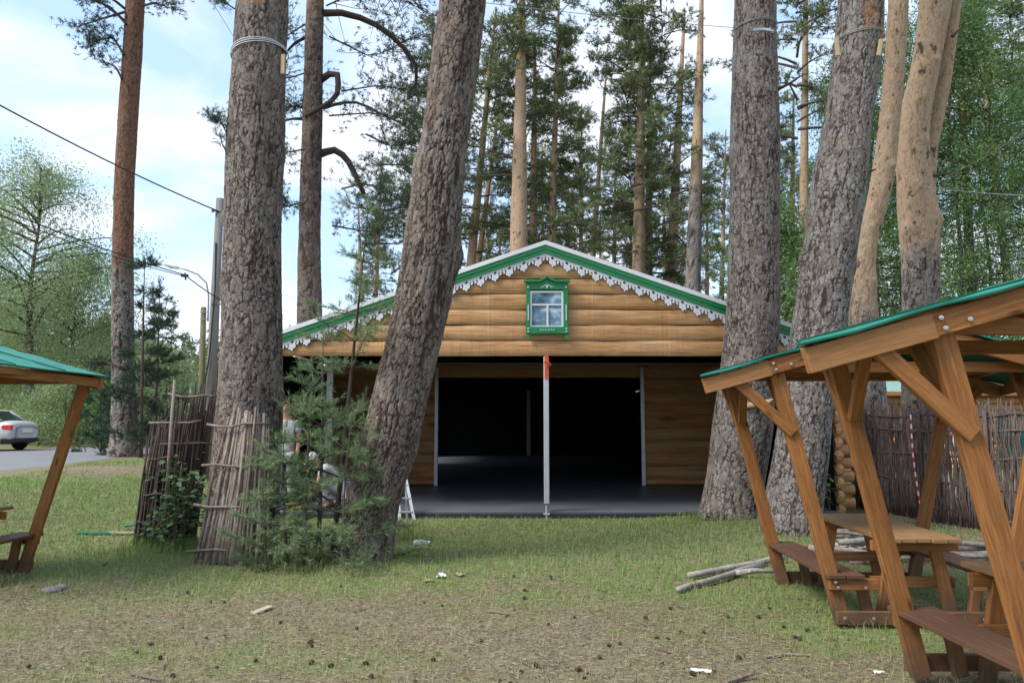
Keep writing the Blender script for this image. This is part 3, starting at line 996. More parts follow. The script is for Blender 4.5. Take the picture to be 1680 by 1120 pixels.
def pine7_limbs():
    Y = 20
    c = Crown(77)
    limbs = [([(528, 22), (560, 20), (610, 35), (650, 65), (682, 100), (688, 135), (668, 155)], .10, .04, 0.06),
             ([(526, 132), (545, 118), (556, 122), (553, 160), (535, 172), (500, 192)], .10, .05, -.05),
             ([(520, 255), (548, 244), (568, 258), (582, 285), (597, 318)], .11, .06, 0.05),
             ([(530, 178), (560, 168), (590, 168), (630, 190), (665, 205)], .05, .02, -.1),
             ([(505, 60), (485, 70), (470, 85), (462, 110)], .05, .02, .1),
             ([(500, 195), (480, 195), (460, 200)], .05, .02, .1)]
    for pts, a, b, dy in limbs:
        path = densify(px_path(pts, Y, dy), 8)
        m = MB(); k = len(path)
        m.tube([tuple(q) for q in path], [a + (b - a) * i / (k - 1) for i in range(k)], 7)
        put('branch', m.mesh('branch'), M['bark'], t7, smooth=True)
    sp = [([(590, 25), (640, 50), (685, 120)], 34, 1.0), ([(535, 10), (600, -20), (690, 10)], 46, 1.1), ([(540, 60), (610, 95), (680, 60)], 34, 1.0),
          ([(560, 150), (620, 140), (690, 150)], 46, .8), ([(540, 190), (610, 185), (690, 200)], 60, .75), ([(520, 175), (470, 175), (430, 190)], 60, .8),
          ([(600, 220), (640, 240), (700, 230)], 44, .8), ([(560, 310), (600, 300), (660, 330)], 46, .75), ([(590, 340), (640, 345), (690, 330)], 60, .75),
          ([(500, 330), (470, 340), (440, 330)], 44, .7), ([(545, 370), (600, 380), (650, 370)], 44, .7), ([(500, 40), (470, 60), (450, 40)], 40, .9),
          ([(500, 120), (470, 130), (455, 110)], 30, .8), ([(620, 270), (660, 270), (700, 290)], 36, .7), ([(500, 245), (470, 250), (445, 262)], 24, .7),
          ([(600, 400), (650, 400), (690, 390)], 30, .7), ([(640, 450), (670, 430), (700, 440)], 26, .6)]
    for k, (pts, n, s) in enumerate(sp):
        path = densify(px_path(pts, Y + random.Random(k).uniform(-1.2, 1.2)), 7)
        c.limb(path, .03, .008, 4)
        c.spray(path, .05, n, s, .16, .36 + .12 * (k % 3))
    put('branches', twig_mesh(c.mb), M['twig'], t7)
    put('crown', c.crown_mesh(13, .13, .016), M['needle'], t7)
    high = Crown(78)


pine7_limbs()


def pine0_limbs():
    Y = 23.5
    c = Crown(79)
    sp = [([(207, 40), (180, 10), (135, -5)], 30), ([(203, 90), (185, 60), (150, 70)], 36), ([(232, 10), (255, 5), (275, 12)], 22), ([(200, 130), (190, 110), (168, 100)], 16),
          ([(205, 20), (170, 30), (125, 45)], 26), ([(190, 600), (165, 590), (140, 600)], 10)]
    for pts, n in sp:
        path = densify(px_path(pts, Y - .3), 7)
        c.limb(path, .045, .012, 5)
        c.spray(path, .3, n, .55, .16, .3)
    P_ = np.array(p0)
    for i in range(22):
        z = 14 + 8 * (i + c.r.random()) / 22
        x = np.interp(z, P_[:, 2], P_[:, 0]); a = c.r.uniform(0, 6.28); L = 3.2 * (.6 + .5 * c.r.random())
        e = (x + L * math.cos(a), Y + L * math.sin(a), z + L * .25)
        path = bez((x, Y, z), ((x + e[0]) / 2, (Y + e[1]) / 2, e[2] + .2), e, 6)
        c.limb(path, .05, .012); c.spray(path, .35, 12, .6, .16, .4)
    put('branches', twig_mesh(c.mb), M['twig'], t0)
    put('crown', c.crown_mesh(12, .13, .018), M['needle'], t0)


pine0_limbs()


def pine1_twigs():
    c = Crown(80)
    for pts, n in (([(378, 235), (366, 205), (350, 192)], 26), ([(385, 15), (375, 8), (362, 2)], 14), ([(372, 250), (364, 235), (362, 225)], 6)):
        path = densify(px_path(pts, 9.2), 5)
        c.limb(path, .012, .004, 4); c.spray(path, .35, n, .13, .07, .35)
    put('twigs', twig_mesh(c.mb, 'twigs'), M['twig'], t1)
    put('needles', c.crown_mesh(16, .06, .005), M['needle'], t1)


pine1_twigs()


def stubs(t, Y, lst, rr=.02):
    for pts in lst:
        m = MB(); path = densify(px_path(pts, Y), 4); k = len(path)
        m.tube([tuple(q) for q in path], [rr * (1 - .7 * i / (k - 1)) for i in range(k)], 6)
        put('dead_branch', m.mesh('dead_branch'), M['twig'], t, smooth=True)


stubs(t3, 11.7, [[(1268, 150), (1295, 138), (1318, 122)], [(1270, 213), (1280, 210), (1290, 207)], [(1274, 318), (1282, 314), (1287, 310)]], .035)
stubs(t4, 10.6, [[(1412, 285), (1425, 282), (1437, 278)], [(1285, 650), (1270, 655), (1262, 662)]], .03)
stubs(t6, 15.0, [[(1562, 60), (1572, 50), (1585, 42)], [(1526, 290), (1550, 285), (1575, 282)], [(1508, 70), (1512, 85), (1511, 88)]], .04)
stubs(t2, 8.75, [[(745, 310), (757, 298), (765, 285)]], .02)

# ---- the pines behind the tent
FORE = []


def bg_variants():
    for s in range(6):
        c = Crown(200 + s)
        r = c.r
        z0 = [9.0, 9.5, 7.0, 10.5, 6.0, 12][s]
        nl = [58, 50, 60, 50, 66, 40][s]
        for i in range(nl):
            z = z0 + (22.5 - z0) * ((i + r.random()) / nl) ** .9
            f = (z - z0) / (22.5 - z0)
            a = r.uniform(0, 2 * math.pi)
            L = (2.6 * (1 - .55 * f)) * (.45 + .75 * r.random())
            up = r.uniform(-.25, .25) + .25 * f
            e = np.array([L * math.cos(a), L * math.sin(a), z + L * up])
            md = np.array([e[0] * .5, e[1] * .5, (z + e[2]) / 2 + .25])
            path = bez((0, 0, z), md, e, 6)
            c.limb(path, .05 * (1 - .5 * f) + .012, .012, 4)
            if r.random() < .9: c.spray(path, .3, int(9 + 7 * r.random()), .62, .2, .42 + r.gauss(0, .12))
        for i in range(14):          # dead lower limbs
            z = 3 + (z0 - 2) * r.random()
            a = r.uniform(0, 6.28); L = .4 + 1.1 * r.random()
            path = bez((0, 0, z), (L * .5 * math.cos(a), L * .5 * math.sin(a), z + .15), (L * math.cos(a), L * math.sin(a), z + r.uniform(-.3, .2)), 4)
            c.limb(path, .03, .008, 3)
        FORE.append((twig_mesh(c.mb), c.crown_mesh(9, .24, .034)))
    for b, m in FORE:
        b.materials.append(M['twig']); m.materials.append(M['needle_far'])


bg_variants()


def bg_pine(px400, px0, w, Y, label, H=23, var=0, orange=3.0, scale=1.0, group='pines behind the tent'):
    a, b = P(px400, 400, Y), P(px0, 0, Y)
    sl = (b.x - a.x) / (b.z - a.z)
    x0 = a.x - sl * a.z
    t = thing('pine_tree', (x0, Y, 0), label, 'tree', group)
    r = w * 1.15 / 2 / FPX * Y
    zs = np.linspace(-.1, H, 14)
    pts = [(x0 + sl * z, Y, z) for z in zs]
    rad = [max(.03, r * (1.18 - .3 * z / 9 if z < 9 else .88 * (1 - ((z - 9) / (H - 8)) ** 1.2 * .85))) for z in zs]
    put('trunk', trunk_mesh('trunk', pts, rad, 22, .22, H, (.12, .22), .012, orange=orange, seed=int(px400)), M['bark_tan' if int(px400) % 3 else 'bark'], t, smooth=True)
    bm, cm = FORE[var % len(FORE)]
    th = math.atan(sl)
    for nm, me in (('branches', bm), ('crown', cm)):
        o = D.objects.new(nm, me); COL.objects.link(o); o.parent = t; o['kind'] = 'stuff'
        o.rotation_euler = (0, th, (px400 * 1.7) % 6.28)
        s = scale * H / 23
        o.scale = (s, s, H / 23)
    return t


BG = [  # px at y=400, px at y=0, width, depth, label, variant, orange from
    (776, 815, 15, 38, 'slim leaning orange pine just right of the leaning thick trunk, behind the roof slope', 1, 1.0),
    (789, 842, 11, 46, 'thin leaning pine close behind the slim orange one left of the gable peak', 3, 2.5),
    (851, 856, 30, 35, 'broad pale brown pine rising directly left of the gable peak', 5, 6.0),
    (874, 879, 15, 38, 'narrow yellowish pine right beside the broad pale pine above the gable peak', 2, 1.0),
    (905, 917, 14, 37, 'slender golden pine above the gable peak', 0, 1.0),
    (953, 955, 9, 48, 'thin greyish pine above the right roof slope with dark trunk', 4, 9.0),
    (974, 1003, 11, 44, 'thin pine leaning right above the window side of the right roof slope', 2, 5.0),
    (1008, 1012, 9, 56, 'distant thin trunk midway along the right roof slope', 0, 12.),
    (1048, 1054, 20, 36, 'sturdy orange pine above the middle of the right roof slope', 1, 1.0),
    (1064, 1068, 14, 40, 'pale pine half hidden behind the sturdy orange pine', 4, 1.0),
    (1103, 1124, 18, 40, 'reddish pine with dark lower limbs right of the sturdy orange pine', 2, 3.0),
    (1139, 1151, 24, 33, 'thick dark grey pine nearest the straight grey pine, behind the roof', 3, 12.),
    (1186, 1196, 9, 55, 'thin pine seen beside the left edge of the straight grey pine', 0, 14.),
    (1299, 1304, 12, 46, 'thin reddish pine in the gap between the straight and the leaning grey pines', 4, 6.0),
    (1318, 1322, 15, 30, 'orange-stemmed pine showing through leaves right of the straight grey pine', 5, 5.0),
    (711, 711, 16, 36, 'dark trunk half hidden behind the top of the leaning thick pine', 3, 14.),
    (620, 640, 10, 60, 'far thin pine behind the crooked limbs left of the leaning pine', 1, 9.0),
    (1590, 1570, 14, 32, 'slim grey pine among leaves right of the forked pine', 5, 12.),
    (1646, 1600, 12, 36, 'thin leaning trunk at the right edge among birch leaves', 1, 12.),
    (590, 575, 10, 70, 'far pine between the dark pine and the leaning pine', 2, 10.),
]
for i, (a, b, w, Y, lab, v, og) in enumerate(BG):
    bg_pine(a, b, w, Y, lab, H=[23, 22, 24, 21.5][i % 4], var=v, orange=og)
FAR = [(800, 62, 'far slender pine between the leaning thick trunk and the broad pale pine'), (930, 66, 'far slender pine between the golden pine and the thin greyish one'),
       (1035, 70, 'far slender pine just left of the sturdy orange pine'), (1090, 60, 'far slender pine between the sturdy orange and the reddish pines'),
       (1160, 64, 'far slender pine just right of the thick dark grey pine'), (1230, 58, 'far pine hidden behind the straight grey pine'),
       (820, 75, 'faintest pine left of the broad pale pine'), (985, 78, 'faintest pine behind the right-leaning thin pine'), (1120, 80, 'faintest pine right of the reddish pine'),
       (1260, 70, 'faintest pine by the right edge of the straight grey pine'), (890, 58, 'far slender pine between the yellowish and the golden pines'), (1350, 60, 'far pine behind the foot of the leaning grey pine'),
       (1420, 52, 'far pine behind the curved orange-barked pine'), (1480, 62, 'far pine behind the forked pine')]
for i, (a, Y, lab) in enumerate(FAR):
    bg_pine(a, a + (i % 3 - 1) * 8, 8, Y, lab, H=22 + (i % 3), var=i, orange=[4, 8, 12][i % 3], group='distant pines behind the tent')



# ---- broadleaf trees
def leaf_arrays(p, size, seed, tint, droop=.3):
    r = np.random.default_rng(seed)
    n = len(p)
    d = r.normal(size=(n, 3)); d[:, 2] -= droop; d = unit(d)
    s = unit(np.cross(d, r.normal(size=(n, 3))))
    L = size * r.uniform(.6, 1.3, (n, 1))
    a, b = p, p + d * L
    m = p + d * L * .45
    V = np.stack([a - s * L * .12, m + s * L * .42, b - s * L * .1], 1).reshape(-1, 3)
    F = np.arange(3 * n).reshape(-1, 3)
    return V, F, np.repeat(np.clip(tint, 0, 1), 3)


def broadleaf(base, H, crown_r, crown_lo, nleaf, size, seed, mat, label, name='leafy_tree', cat='tree', group=None, trunk_r=.15, droop=.5, weep=0.0, clump=.55, bark='twig', nl=34):
    r = random.Random(seed); rg = np.random.default_rng(seed)
    x0, y0 = base
    zb = gz1(x0, y0)
    t = thing(name, (x0, y0, zb), label, cat, group)
    mt = MB()
    lean = r.uniform(-.04, .04)
    ax = [(x0 + lean * z * 1.0 + .12 * math.sin(z * .7 + seed), y0 + .1 * math.cos(z * .6), z) for z in np.linspace(-.1, H * .93, 12)]
    ax = [(a_, b_, c_ + zb) for a_, b_, c_ in ax]
    mt.tube(ax, [max(.02, trunk_r * (1 - .93 * i / 11)) for i in range(12)], 8, jit=.06)
    put('trunk', mt.mesh('trunk'), M[bark], t, smooth=True)
    mb = MB(); cl = []
    A = np.array(ax)
    for i in range(nl):
        f = (i + r.random()) / nl
        z = zb + crown_lo * H * .8 + (H * .93 - crown_lo * H * .8) * f
        bx, by = np.interp(z, A[:, 2], A[:, 0]), np.interp(z, A[:, 2], A[:, 1])
        a = r.uniform(0, 6.283)
        prof = math.sin(math.pi * min(1, .18 + .82 * f)) ** .7
        L = crown_r * prof * (.55 + .6 * r.random())
        e = np.array([bx + L * math.cos(a), by + L * math.sin(a), z + L * r.uniform(.15, .75) * (1 - weep)])
        path = bez((bx, by, z), ((bx + e[0]) / 2, (by + e[1]) / 2, max(z, e[2])), e, 6)
        mb.tube([tuple(q) for q in path], [trunk_r * .28 * (1 - .85 * k / 5) for k in range(6)], 4, caps=False)
        for _ in range(5):
            q = path[r.randint(2, 5)]
            dv = np.array([r.gauss(0, 1), r.gauss(0, 1), r.gauss(0, .6) - weep])
            e2 = q + unit(dv) * crown_r * (.15 + .25 * r.random())
            mb.tube([tuple(q), tuple(e2)], [trunk_r * .08, trunk_r * .02], 3, caps=False)
            cl.append((e2, clump * (.6 + .8 * r.random()), r.gauss(.5, .17)))
            cl.append(((q + e2) / 2, clump * (.5 + .6 * r.random()), r.gauss(.45, .17)))
    put('branches', mb.mesh('branches'), M[bark], t)
    idx = rg.integers(0, len(cl), nleaf)
    cc = np.array([c[0] for c in cl]); rr = np.array([c[1] for c in cl]); tt = np.array([c[2] for c in cl])
    off = rg.normal(size=(nleaf, 3)) * np.array([.55, .55, .38 + weep * .5]) * rr[idx][:, None]
    off[:, 2] -= weep * np.abs(rg.normal(size=nleaf)) * rr[idx] * .9
    p = cc[idx] + off
    p[:, 2] = np.maximum(p[:, 2], zb + .05)
    V, F, T = leaf_arrays(p, size, seed, tt[idx] + rg.normal(0, .12, nleaf), droop)
    put('crown', np_mesh('crown', V, F, {'tint': T}), M[mat], t)
    return t


def place(px, Y): return (P(px, 655, Y).x, Y)


broadleaf(place(45, 36), 14.2, 4.3, .34, 32000, .11, 301, 'leaf_pale', 'airy pale green tree with dark trunk beyond the road behind the silver car', trunk_r=.22, weep=.2, clump=.8, nl=42)
broadleaf(place(-70, 39), 13.0, 4.6, .2, 26000, .13, 302, 'leaf_pale', 'pale green tree at the left edge of the wood beyond the road', trunk_r=.2, weep=.3, clump=.9)
broadleaf(place(125, 40), 10.5, 3.4, .08, 32000, .12, 303, 'leaf_pale', 'low willowy tree with pale leaves to the ground, left of the roadside pine', trunk_r=.14, weep=.4, clump=.8)
broadleaf(place(175, 46), 8.0, 2.8, .05, 20000, .13, 304, 'leaf_pale', 'pale bushy tree directly behind the roadside pine', trunk_r=.12, weep=.4, clump=.8)
broadleaf(place(60, 46), 9.5, 4.2, .02, 24000, .14, 305, 'leaf_pale', 'deeper green bushy tree behind the pale trees by the road', trunk_r=.12, clump=.9)
broadleaf(place(-40, 50), 9, 4.2, .02, 20000, .15, 306, 'leaf_pale', 'green thicket tree behind the left gazebo roof', trunk_r=.12, clump=.9)
for i, (px, Y, H, rr_, lab) in enumerate([
        (105, 33, 3.0, 1.9, 'rounded pale shrub between the gazebo post and the low willowy tree'),
        (160, 32, 2.6, 1.5, 'dense green shrub left of the foot of the roadside pine'),
        (270, 34, 4.4, 1.6, 'yellow-green shrub behind the dark stick panel under the lamp poles'),
        (205, 38, 5.2, 2.0, 'tall green shrub behind the roadside pine'),
        (10, 42, 3.4, 2.6, 'low green shrub behind the silver car'),
        (70, 35, 2.2, 2.2, 'low pale shrub at the trunk of the airy tree right of the silver car'),
        (140, 37, 4.6, 2.2, 'tall pale shrub at the foot of the low willowy tree'),
        (-60, 36, 4.0, 2.6, 'pale shrub beyond the road behind the left gazebo'),
        (225, 45, 6.0, 2.4, 'green thicket seen between the roadside pine and the dark young pine'),
        (300, 48, 4.0, 2.6, 'yellow-green bush below the street lamp')]):
    broadleaf(place(px, Y), H, rr_, .02, 9500, .10, 320 + i, 'leaf_pale' if i != 1 else 'leaf_mid', lab, name='shrub', cat='shrub', trunk_r=.05, clump=.55, nl=24)

BR = [(1452, 31, 20, 3.6, 'leaf_mid', 'green birch filling the gap between the orange stem and the leaning grey pine'),
      (1585, 30, 21, 3.8, 'leaf_mid', 'dense birch hanging right of the forked pine'),
      (1670, 31, 22, 4.2, 'leaf_mid', 'tall green birch at the right edge above the log cabin'),
      (1530, 34, 22, 4.0, 'leaf_mid', 'tall birch behind the forked pine'),
      (1290, 27, 10.5, 2.4, 'leaf_mid', 'young birch showing between the straight and the leaning grey pines'),
      (1400, 34, 20, 3.6, 'leaf_mid', 'birch behind the top of the leaning grey pine'),
      (1790, 33, 20, 4.2, 'leaf_mid', 'birch beyond the right edge of the cabin'),
      (1640, 38, 24, 4.8, 'leaf_mid', 'tallest birch behind the cabin roof'),
      (1710, 40, 24, 4.8, 'leaf_pale', 'paler birch crown at the top right corner')]
for i, (px, Y, H, rr_, mt, lab) in enumerate(BR):
    broadleaf(place(px, Y), H, rr_, .16, 34000, .11, 340 + i, mt, lab, name='birch_tree', trunk_r=.13, weep=.8, clump=.5, nl=70)


# ---- the far wood as one mass
def far_wood():
    r = np.random.default_rng(5)
    n = 320
    xs = np.where(np.arange(n) < 170, r.uniform(-82, -32, n), r.uniform(-150, 150, n)); ys = r.uniform(95, 150, n)
    c = Crown(99)
    Vs, Fs, Ts, b = [], [], [], 0
    mb = MB()
    for x, y in zip(xs, ys):
        H = r.uniform(10.5, 15)
        mb.tube([(x, y, 0), (x, y, H * .9)], [.16, .06], 4, caps=False)
        k = 46
        f = r.uniform(.3, 1, k)
        rad = 2.4 * (1.05 - f) ** .5
        a = r.uniform(0, 6.28, k)
        p = np.stack([x + rad * np.cos(a) * r.uniform(0, 1, k), y + rad * np.sin(a) * r.uniform(0, 1, k), H * f], -1)
        c.p += list(p); c.d += list(unit(r.normal(size=(k, 3)) + [0, 0, .3])); c.l += [.7] * k; c.t += list(r.uniform(.3, .8, k))
    V, F, T = needle_arrays(np.array(c.p), np.array(c.d), c.l, 6, 1.0, .22, 5, c.t)
    o = put('far_wood', np_mesh('far_wood', V, F, {'tint': T}), M['needle_far'])
    tag(o, 'distant wood of low pines along the horizon', 'woods', kind='stuff')
    w = put('far_trunks', mb.mesh('far_trunks'), M['twig'], None)
    tag(w, 'thin distant trunks of the far wood', 'woods', kind='stuff')


far_wood()


# ---- young pines
def young_pine(base, top, whorls, reach, label, seed, nshoot=1.0, tint=.45, mat='needle_young', r0=.03, nl=.075, w=.0055, bare=.12, sl=.13, nn=26, group='young pines', mid=None):
    r = random.Random(seed)
    t = thing('young_pine', base, label, 'tree', group)
    base, top = np.array(base, float), np.array(top, float)
    ctl = (base + top) / 2 + np.array([r.uniform(-.06, .06), r.uniform(-.05, .05), 0]) if mid is None else np.array(mid)
    path = bez(base - [0, 0, .05], ctl, top, 14)
    m = MB(); m.tube([tuple(q) for q in path], [r0 * (1 - .85 * i / 13) for i in range(14)], 7, jit=.05)
    put('trunk', m.mesh('trunk'), M['twig'], t, smooth=True)
    c = Crown(seed)
    for i in range(whorls):
        f = bare + (1 - bare) * i / max(1, whorls - 1)
        q = path[min(13, int(f * 13))]
        for _ in range(r.randint(3, 5)):
            a = r.uniform(0, 6.283)
            L = reach * (1.05 - .75 * f) * (.5 + .7 * r.random())
            e = q + np.array([L * math.cos(a), L * math.sin(a), L * r.uniform(-.12, .5)])
            bp = bez(q, (q + e) / 2 + [0, 0, .06 * L], e, 6)
            c.limb(bp, .011 * (1.2 - f) + .003, .003, 4)
            if r.random() < .12: continue
            for _k in range(int((5 + 13 * L) * nshoot)):
                g = .3 + .7 * r.random() ** .8
                b0 = bp[min(5, int(g * 5))]
                dv = unit((e - q) * .9 / max(L, .1) + np.array([r.gauss(0, .7), r.gauss(0, .7), r.gauss(.35, .45)]))
                sp = b0 + dv * L * .05
                c.p.append(sp); c.d.append(dv); c.l.append(sl * (.6 + .9 * r.random())); c.t.append(tint + r.gauss(0, .17))
    for _ in range(4):
        c.p.append(top - [0, 0, .05]); c.d.append(unit([r.gauss(0, .2), r.gauss(0, .2), 1])); c.l.append(sl * 1.4); c.t.append(tint)
    put('branches', twig_mesh(c.mb), M['twig'], t)
    put('needles', c.crown_mesh(nn, nl, w, .35, .95), M[mat], t)
    return t


def yp(bx, by, tx, ty, Y, *a, **k):
    b = P(bx, by, Y); b.z = gz1(b.x, b.y)
    tp = P(tx, ty, Y)
    return young_pine(tuple(b), tuple(tp), *a, **k)


yp(545, 915, 604, 345, 8.85, 11, 1.05, 'tallest sapling pine whose bare leader crosses the tent roof between the two thick trunks', 401, 1.0, .5, r0=.035, bare=.1)
yp(522, 905, 530, 560, 8.7, 8, .82, 'sapling pine with bright needles in front of the crouching worker', 402, 1.1, .55, r0=.03, bare=.12)
yp(500, 905, 512, 640, 8.55, 7, .68, 'low spreading sapling pine hiding the standing worker', 403, 1.2, .5, r0=.026, bare=.1)
yp(474, 905, 466, 710, 8.5, 7, .52, 'bushy low sapling pine beside the foot of the banded pine', 404, 1.2, .4, r0=.022, bare=.05)
yp(562, 912, 575, 700, 8.4, 6, .55, 'small sapling pine against the foot of the leaning trunk', 405, 1.2, .45, r0=.02, bare=.08)
yp(440, 895, 430, 770, 8.3, 5, .5, 'lowest sapling pine spilling over the right edge of the pale stick panel', 406, 1.2, .5, r0=.016, bare=.05)
yp(230, 752, 237, 440, 22.5, 12, 1.5, 'slender dark young pine just right of the roadside pine', 407, 1.5, .25, 'needle', .07, .12, .018, .15, .25, 22, 'roadside young pines')
yp(252, 752, 262, 470, 24.5, 10, 1.3, 'shorter dark young pine behind the dark stick panel', 408, 1.4, .25, 'needle', .06, .12, .018, .1, .25, 22, 'roadside young pines')
yp(165, 742, 163, 600, 27, 8, 1.4, 'spreading dark young pine left of the roadside pine', 409, 1.6, .2, 'needle', .05, .12, .018, .05, .25, 22, 'roadside young pines')
yp(196, 760, 205, 640, 24.8, 7, 1.2, 'low dark young pine hugging the foot of the roadside pine', 410, 1.5, .2, 'needle', .05, .12, .018, .05, .25, 22, 'roadside young pines')


# ------------------------------------------------------------------ the tent
TX, TY, HW, FL = .55, 12.5, 4.66, .165
YW, YR = 17.4, 32.4                          # inner wall, rear wall
AP = P(895, 398, TY).z
SL = .345
ZV = P(895, 584, TY).z                       # lower edge of the printed gable


def roof_z(x, drop=0.0): return AP - SL * abs(x - TX) - drop


tent = thing('event_tent', (TX, TY, 0), 'large marquee printed as a log house with green gable trim and dark open porch', 'tent')


def log_strip(name, xl, xr, z0, z1, Y, mat, parent, bulge=.035, face=-1, nx=26, seed=0, clip=None, axis='x'):
    """one log of the cladding: a bulged, slightly wavy strip"""
    nj = 7
    V, F = [], []
    for j in range(nj):
        f = j / (nj - 1)
        z = z0 + (z1 - z0) * f
        a, b = xl, xr
        if clip is not None:
            half = clip(z)
            a, b = max(xl, TX - half), min(xr, TX + half)
            if b - a < .02: a, b = TX - .01, TX + .01
        for i in range(nx):
            x = a + (b - a) * i / (nx - 1)
            prof = math.sqrt(max(0, 1 - (2 * f - 1) ** 2))
            wav = .010 * math.sin(x * 3.1 + seed * 2.3) + .006 * math.sin(x * 8.3 + seed + z * 4)
            y = face * (bulge * prof + wav)
            dz = .012 * math.sin(x * 1.7 + seed * 1.9) * (1 if 0 < j < nj - 1 else .9)
            V.append((x, Y + y, z + dz * (.5 - f) * 0.6) if axis == 'x' else (Y + y, x, z))
    for j in range(nj - 1):
        for i in range(nx - 1):
            k = j * nx + i
            F.append((k, k + 1, k + 1 + nx, k + nx))
    me = D.meshes.new(name); me.from_pydata(V, [], F); me.update()
    return put(name, me, mat, parent, smooth=True)


def build_tent():
    gy = TY
    # roof membrane: two thick slopes
    for s in (-1, 1):
        m = MB()
        e = TX + s * (HW + .06)
        z_e = AP - SL * (HW + .06)
        th = .05
        a = [(TX, gy - .03, AP), (e, gy - .03, z_e), (e, gy - .03, z_e - th), (TX, gy - .03, AP - th)]
        b = [(x, YR + .1, z) for x, y, z in a]
        m.hexa(a + b)
        m.put('roof', M['tent_white'], tent)
        # white edge, green band along the front rake
        ux = Vector((s, 0, -SL)).normalized(); un = Vector((-s * SL * -1, 0, -1)).normalized()
        un = Vector((-ux.z * -1 if s > 0 else ux.z * -1, 0, 0))
        dn = Vector((0, 0, -1))
        L = HW + .08
        for nm, t0_, t1_, yy, dpt, mt in (('rake_edge', -.012, .060, -.075, .055, 'white_trim'), ('rake_board', .060, .195, -.06, .045, 'green_paint'), ('rake_bead', .108, .130, -.072, .013, 'green_paint')):
            m = MB()
            pa = Vector((TX, gy + yy, AP + .012)); pb = Vector((TX + s * L, gy + yy, AP - SL * L + .012))
            ring = lambda p: [p + dn * t0_, p + dn * t1_, p + dn * t1_ + Vector((0, dpt, 0)), p + dn * t0_ + Vector((0, dpt, 0))]
            m.hexa(ring(pa) + ring(pb))
            m.put(nm, M[mt], tent)
    # logs of the gable
    sp = .257
    z = ZV; k = 0
    while z < AP - .26:
        z1 = min(z + sp, AP - .22)
        log_strip('gable_log', TX - HW, TX + HW, z + .005, z1 - .005, gy + .03, M['print'], tent, .024, nx=60, seed=k, clip=lambda zz: (AP - .15 - zz) / SL)
        z += sp; k += 1
    m = MB()                                          # black lining behind the printed gable
    m.prism([(-HW + .02, ZV + .02), (HW - .02, ZV + .02), (0, AP - .1)], (TX, gy + .06, 0), (1, 0, 0), (0, 0, 1), (0, .012, 0))
    m.put('gable_lining', M['tent_black'], tent)
    # carved lace
    for s in (-1, 1):
        lace(s)
    window()
    # floor slab
    m = MB(); m.box((TX, (TY + YR) / 2 + .02, FL / 2 - .02), (2 * HW + .1, YR - TY + .02, FL + .04)); m.put('floor', M['floor'], tent, bevel=.01)
    m = MB(); m.box((TX, gy - .002, .075), (2 * HW + .12, .02, .10)); m.put('floor_edge', M['plastic_dark'], tent)
    # front centre pole with screw foot and strap
    m = MB(); m.box((TX + .005, gy - .02, (FL + .12 + ZV - .01) / 2), (.085, .06, ZV - .01 - FL - .12)); m.put('centre_pole', M['alu'], tent, bevel=.006)
    m = MB()
    m.tube([(TX, gy - .06, .0), (TX, gy - .06, .26)], .018, 8); m.box((TX, gy - .06, .012), (.16, .13, .02)); m.box((TX, gy - .06, .13), (.10, .05, .03))
    m.put('screw_foot', M['alu'], tent)
    m = MB()
    m.box((TX + .012, gy - .058, ZV - .18), (.055, .012, .40))
    for a in range(3): m.tube([(TX - .02 + .02 * a, gy - .07, ZV - .08), (TX + .06 + .01 * a, gy - .09, ZV - .12 - .02 * a), (TX + .02, gy - .08, ZV - .19 + .02 * a), (TX - .03, gy - .07, ZV - .10)], .012, 5)
    m.put('ratchet_strap', M['strap'], tent)
    # portal frames: eave posts and door posts
    for px in (715, 1056):
        x = P(px, 797, YW).x
        m = MB(); m.box((x, YW - .03, (FL + 2.80) / 2), (.085, .07, 2.80 - FL)); m.put('door_post', M['alu'], tent, bevel=.006)
    zr = P(840, 597, YW - .05).z
    m = MB(); m.box((TX, YW - .10, zr), (2 * HW - .1, .05, .05)); m.put('header_rail', M['alu_dark'], tent)
    m = MB(); m.box((TX - 4.0, 14.6, 1.4), (.12, .12, 2.5)); m.put('porch_post', M['alu'], tent, bevel=.006)
    for px, Y in ((867, YR - .1),):
        x = P(px, 700, Y).x
        m = MB(); m.box((x, Y - .1, 1.5), (.16, .08, 2.7)); m.put('rear_post', M['alu_dark'], tent)
    # inner front wall in logs each side of the doorway, header above
    xa, xb = P(715, 700, YW).x - .03, P(1056, 700, YW).x + .03
    sp2 = .283
    k = 0
    z = FL + .01 - .15
    while z < 2.42:
        z0 = max(z, FL + .01)
        if z + sp2 - z0 > .06:
            log_strip('wall_log', TX - HW + .05, xa, z0, z + sp2, YW + .02, M['print_shaded'], tent, .04, nx=14, seed=k + 3)
            log_strip('wall_log', xb, TX + HW - .05, z0, z + sp2, YW + .02, M['print_shaded'], tent, .04, nx=14, seed=k + 13)
        z += sp2; k += 1
    log_strip('header_log', TX - HW + .05, TX + HW - .05, z, z + .34, YW + .02, M['print_shaded'], tent, .04, nx=40, seed=9)
    m = MB()                                          # black backing and the closed gable above it
    m.box(((TX - HW + .05 + xa) / 2, YW + .06, 1.45), (xa - (TX - HW + .05), .012, 2.7)); m.box(((TX + HW - .05 + xb) / 2, YW + .06, 1.45), (TX + HW - .05 - xb, .012, 2.7))
    m.put('wall_lining', M['tent_black'], tent)
